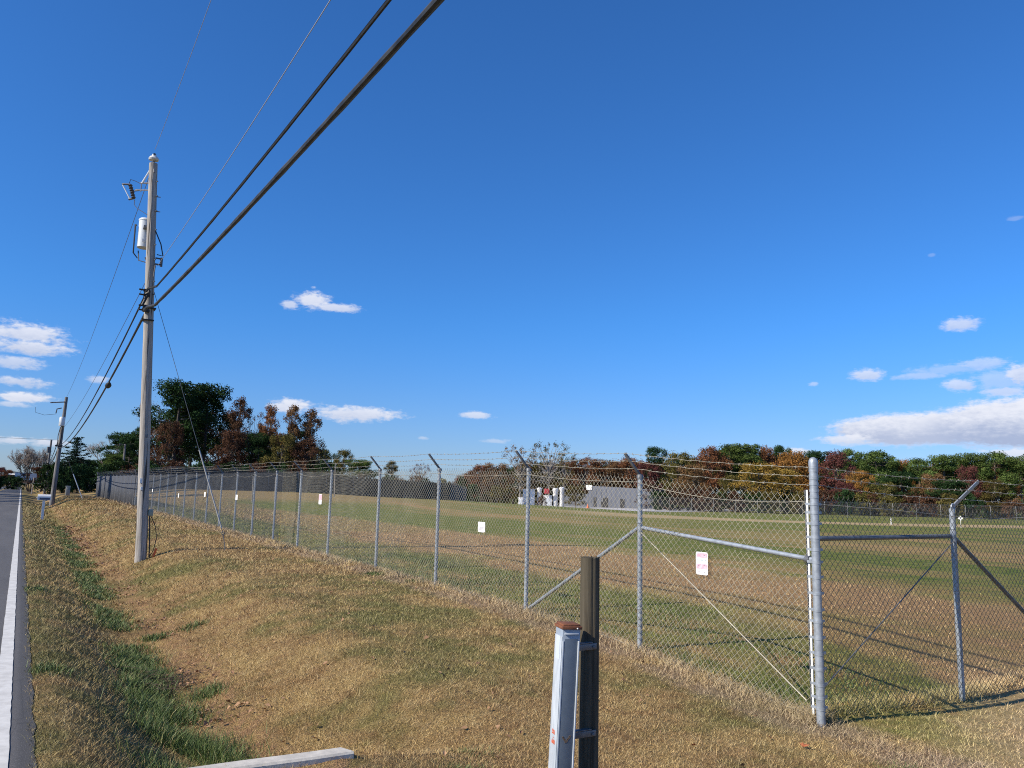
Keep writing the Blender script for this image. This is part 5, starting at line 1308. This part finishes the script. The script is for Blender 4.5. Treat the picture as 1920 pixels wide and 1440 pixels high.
tree('sparse', 478, 772, 46, 103, 'brown_dk', 'thin leafed tree leaning right of the purplish one', GL, 2, 'bark_dark')
tree('oak', 436, 806, 60, 97, 'brown_dk', 'low russet tree under the purplish tree', GL, 2, 'bark_dark')
tree('narrow', 510, 760, 40, 100, 'russet', 'slim rusty tree, left of three before the gap', GL, 3)
tree('narrow', 551, 761, 38, 100, 'brown', 'slim rusty tree, middle of three', GL, 0)
tree('narrow', 584, 768, 44, 101, 'brown', 'slim rusty tree at the right edge of the left wood', GL, 1)
tree('pine', 488, 812, 44, 98, 'pine_dk', 'small dark pine under the slim rusty trees', GL, 1, 'bark_dark')
tree('oak', 530, 815, 60, 97, 'olive', 'olive brown low tree under the slim rusty trees', GL, 3, 'bark_dark')
tree('oak', 575, 824, 64, 98, 'brown_dk', 'dark bushy tree at the right end of the left wood', GL, 1, 'bark_dark')
tree('oak', 500, 800, 52, 104, 'brown_dk', 'dark brown tree filling between the purplish tree and the slim rusty trees', GL, 1, 'bark_dark')
tree('pine', 558, 806, 50, 105, 'pine_dk', 'dark ivy green tree between the slim rusty trees', GL, 3, 'bark_dark')
tree('sparse', 600, 838, 40, 97, 'olive', 'sparse olive sapling hanging over the gap', GL, 0, 'bark_dark')
for i, px in enumerate(range(226, 620, 26)):
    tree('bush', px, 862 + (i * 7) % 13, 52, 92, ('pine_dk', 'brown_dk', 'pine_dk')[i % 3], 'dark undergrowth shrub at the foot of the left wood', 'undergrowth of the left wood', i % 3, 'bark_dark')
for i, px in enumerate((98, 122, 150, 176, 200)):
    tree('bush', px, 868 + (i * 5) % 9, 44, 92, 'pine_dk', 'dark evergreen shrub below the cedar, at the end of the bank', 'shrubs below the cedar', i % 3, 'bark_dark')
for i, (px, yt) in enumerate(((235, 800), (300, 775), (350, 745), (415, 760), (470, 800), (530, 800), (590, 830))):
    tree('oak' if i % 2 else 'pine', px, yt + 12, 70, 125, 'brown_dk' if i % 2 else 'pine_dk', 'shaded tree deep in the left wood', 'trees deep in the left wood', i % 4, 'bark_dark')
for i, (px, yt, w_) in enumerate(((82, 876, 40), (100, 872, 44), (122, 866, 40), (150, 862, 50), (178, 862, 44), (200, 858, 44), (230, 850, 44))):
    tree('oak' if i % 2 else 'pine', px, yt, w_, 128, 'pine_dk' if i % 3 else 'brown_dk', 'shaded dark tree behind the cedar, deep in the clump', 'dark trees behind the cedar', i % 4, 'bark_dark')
for i, (px, yt, lf_) in enumerate(((-10, 880, 'russet'), (4, 876, 'maroon'), (16, 881, 'russet'), (28, 884, 'brown_dk'), (-20, 878, 'pine_dk'), (40, 886, 'pine_dk'))):
    tree('oak', px, yt, 24, 330, lf_, ('russet tree line at the road vanishing point' if lf_ != 'pine_dk' else 'dark evergreen at the road vanishing point'), 'distant trees at the road end ' + ('with autumn leaves' if lf_ != 'pine_dk' else 'evergreen'), i % 4)
for i, px in enumerate((-12, 0, 12, 24, 36, 92, 108)):
    tree('bush', px, 892, 26, 175 if px < 50 else 130, 'pine_dk', 'dark hedge shrub near the road end', 'hedge shrubs near the road end', i % 3, 'bark_dark')
# middle gap
tree('oak', 645, 843, 42, 135, 'olive', 'rounded yellow green tree standing alone right of the left wood', GR, 0)
tree('pine', 675, 862, 56, 130, 'pine', 'low green clump right of the rounded yellow green tree', GR, 1)
tree('narrow', 735, 864, 30, 140, 'olive', 'small pointed olive tree behind the post arms', GR, 1)
tree('sparse', 789, 868, 38, 140, 'maroon', 'purple brown thin tree in the middle of the gap', GR, 1)
tree('oak', 864, 896, 30, 150, 'maroon', 'small dull red tree at the left foot of the right wood', GR, 2)
for i, px in enumerate(range(628, 880, 17)):
    tree('bush', px, 888 + (i * 5) % 14 + (6 if px > 800 else 0), 34, 128, ('olive', 'brown_dk', 'pine_dk', 'brown')[i % 4], 'low mixed shrub along the field edge in the gap', 'low shrubs in the gap', i % 3)
# right wood, front trees left to right
FRONT = [('oak', 905, 872, 60, 150, 'russet', 'red brown tree at the left end of the right wood'), ('oak', 932, 868, 56, 148, 'brown', 'bushy brown tree left of the thin crowned tree'),
         ('sparse', 978, 836, 70, 162, 'brown', 'open crowned tree with scattered leaves against the sky'), ('sparse', 1030, 828, 76, 161, 'olive', 'grey green thin crowned tree above the white equipment'),
         ('sparse', 1060, 846, 50, 162, 'olive', 'small pale thin crown right of the grey green one'), ('oak', 1000, 866, 80, 166, 'olive', 'olive tree below the thin crowns'),
         ('oak', 1095, 858, 70, 162, 'russet', 'russet tree left of the arm tipped post behind the building'), ('oak', 1140, 862, 66, 165, 'brown', 'brown tree above the left half of the metal building'),
         ('oak', 1180, 858, 62, 165, 'russet', 'rusty tree above the right half of the metal building'), ('pine', 1229, 838, 40, 172, 'pine_dk', 'dark umbrella topped pine rising above the rusty trees'),
         ('oak', 1218, 868, 56, 160, 'maroon', 'maroon tree at the right end of the metal building'), ('oak', 1272, 848, 64, 158, 'olive', 'olive brown rounded tree right of the umbrella pine'),
         ('oak', 1330, 838, 70, 160, 'russet', 'broad russet tree left of the big green pine'), ('oak', 1300, 872, 70, 150, 'brown', 'low brown tree under the broad russet tree'),
         ('pine', 1368, 834, 62, 165, 'pine', 'big green pine in the middle of the wood, left one'), ('pine', 1400, 833, 64, 163, 'pine', 'big green pine in the middle of the wood, right one'),
         ('oak', 1435, 838, 50, 166, 'russet', 'red tree behind the barbed wire, right of the green pines'), ('pine', 1464, 836, 40, 168, 'pine_dk', 'dark pine tip left of the corner post'),
         ('oak', 1422, 868, 96, 140, 'gold', 'golden yellow tree low in front of the wood'), ('oak', 1375, 890, 60, 145, 'olive', 'olive shrub like tree left of the golden tree'),
         ('oak', 1488, 847, 88, 155, 'orange_lf', 'orange tree just left of the corner post'), ('oak', 1470, 880, 76, 145, 'gold', 'yellow orange tree low beside the corner post'), ('oak', 1515, 862, 50, 158, 'orange_lf', 'orange tree behind the corner post top'),
         ('pine', 1530, 846, 50, 172, 'pine_dk', 'dark pine behind the orange tree'), ('oak', 1566, 846, 62, 150, 'maroon', 'large maroon tree right of the corner post'), ('pine', 1592, 843, 56, 165, 'pine', 'green pine right behind the maroon tree'),
         ('pine', 1640, 846, 72, 158, 'pine', 'widest green pine of the right wood'), ('oak', 1612, 882, 54, 142, 'orange_lf', 'orange gold tree under the widest pine'), ('oak', 1585, 905, 54, 140, 'maroon', 'low dark red tree under the maroon tree'),
         ('oak', 1692, 862, 40, 158, 'orange_lf', 'small orange tree in the dip of the treetops'), ('pine', 1722, 860, 56, 156, 'pine', 'green pine right of the small orange tree'), ('pine', 1768, 854, 62, 152, 'pine', 'green pine left of the raised post arm'),
         ('pine', 1812, 850, 60, 154, 'pine', 'green pine above the red tree'), ('oak', 1816, 874, 52, 140, 'maroon', 'red tree behind the raised post arm'), ('pine', 1862, 848, 66, 150, 'pine', 'tall green pine right of the raised post arm'),
         ('oak', 1880, 858, 40, 158, 'russet', 'rusty tree top peeping between the right pines'), ('pine', 1912, 856, 60, 148, 'pine', 'green pine at the right edge of the picture'), ('oak', 1745, 888, 56, 142, 'brown', 'brown tree low between the right pines'),
         ('pine', 1690, 884, 56, 146, 'pine_dk', 'dark pine low under the small orange tree'), ('oak', 1860, 900, 60, 138, 'olive', 'olive tree low under the tall right pine'), ('pine', 1780, 900, 60, 138, 'pine_dk', 'dark low pine under the left arm side pine'),
         ('oak', 1215, 905, 46, 150, 'brown_dk', 'dark brown low tree just past the metal building'), ('oak', 1655, 905, 56, 138, 'olive', 'olive low tree at the foot of the widest pine'), ('pine', 1950, 850, 70, 150, 'pine', 'pine just past the right picture edge')]
for a in FRONT: tree(*a[:6], a[6], GR, None, 'bark_grey' if a[0] == 'sparse' else 'bark')
t_ = tree('oak', 1080, 910, 38, 146, 'olive', 'dark olive bush hiding the left corner of the metal building', GR, 2)
tree('bush', 1016, 928, 18, 140, 'brown_dk', 'small dark bush standing before the white equipment', GR, 1)
rb = random.Random(77)
for i in range(52):      # second and third rows of the wood, seen only as tops and gaps between the front trees
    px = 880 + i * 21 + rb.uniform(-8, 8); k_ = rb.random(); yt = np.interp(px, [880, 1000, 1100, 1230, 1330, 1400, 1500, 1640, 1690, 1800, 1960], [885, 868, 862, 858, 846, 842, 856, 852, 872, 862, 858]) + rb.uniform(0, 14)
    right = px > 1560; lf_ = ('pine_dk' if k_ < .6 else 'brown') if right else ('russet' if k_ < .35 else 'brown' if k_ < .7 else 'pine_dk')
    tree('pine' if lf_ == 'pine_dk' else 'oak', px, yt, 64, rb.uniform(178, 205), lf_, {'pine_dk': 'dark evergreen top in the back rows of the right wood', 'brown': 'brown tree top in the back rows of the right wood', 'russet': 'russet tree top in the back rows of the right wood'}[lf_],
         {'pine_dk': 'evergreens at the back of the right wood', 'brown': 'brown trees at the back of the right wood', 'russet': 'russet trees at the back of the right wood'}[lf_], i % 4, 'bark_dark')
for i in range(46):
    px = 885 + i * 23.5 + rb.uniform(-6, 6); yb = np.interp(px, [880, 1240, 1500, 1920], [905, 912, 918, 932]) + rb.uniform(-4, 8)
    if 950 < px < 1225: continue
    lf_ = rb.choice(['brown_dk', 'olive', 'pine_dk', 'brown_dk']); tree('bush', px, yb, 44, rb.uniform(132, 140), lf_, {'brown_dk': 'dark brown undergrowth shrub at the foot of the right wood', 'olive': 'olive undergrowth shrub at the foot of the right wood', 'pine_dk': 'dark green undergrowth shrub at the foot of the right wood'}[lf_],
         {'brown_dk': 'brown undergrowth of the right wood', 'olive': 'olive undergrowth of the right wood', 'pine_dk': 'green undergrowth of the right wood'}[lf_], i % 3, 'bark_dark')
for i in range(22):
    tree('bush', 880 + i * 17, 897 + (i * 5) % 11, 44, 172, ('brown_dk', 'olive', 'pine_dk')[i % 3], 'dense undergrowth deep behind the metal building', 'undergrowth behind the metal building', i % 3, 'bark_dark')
# roadside trees left of the picture, whose shadows cross the road
for i, (y_, h_, w_, kd) in enumerate(((66.5, 18.0, 1.6, 'pine'), (42.5, 8.2, .9, 'pine'), (39, 6.6, .5, 'narrow'), (75, 19, 2.4, 'pine'), (81, 19, 2.2, 'pine'), (90, 18.0, 3.0, 'pine'), (104, 16, 3.4, 'oak'), (116, 15, 5, 'pine'), (150, 15, 6, 'oak'), (165, 15, 6, 'pine'), (186, 15, 7, 'oak'), (215, 16, 8, 'oak'), (245, 16, 8, 'oak'))):
    tree(kd, 0, 0, 0, 0, 'pine_dk' if kd == 'pine' else 'brown', 'roadside tree across the road throwing its shadow over it', 'trees across the road', i % 4, 'bark', loc=(-11.5 - (i % 3) - max(0, w_ - 3) * 1.3, y_), h=h_, w=w_)
for i, (x_, y_) in enumerate(((10, 96), (4, 104), (14, 90), (8, 112), (-8, 300))):
    pass
print('objects', len(bpy.data.objects), 'trees', tree_n)
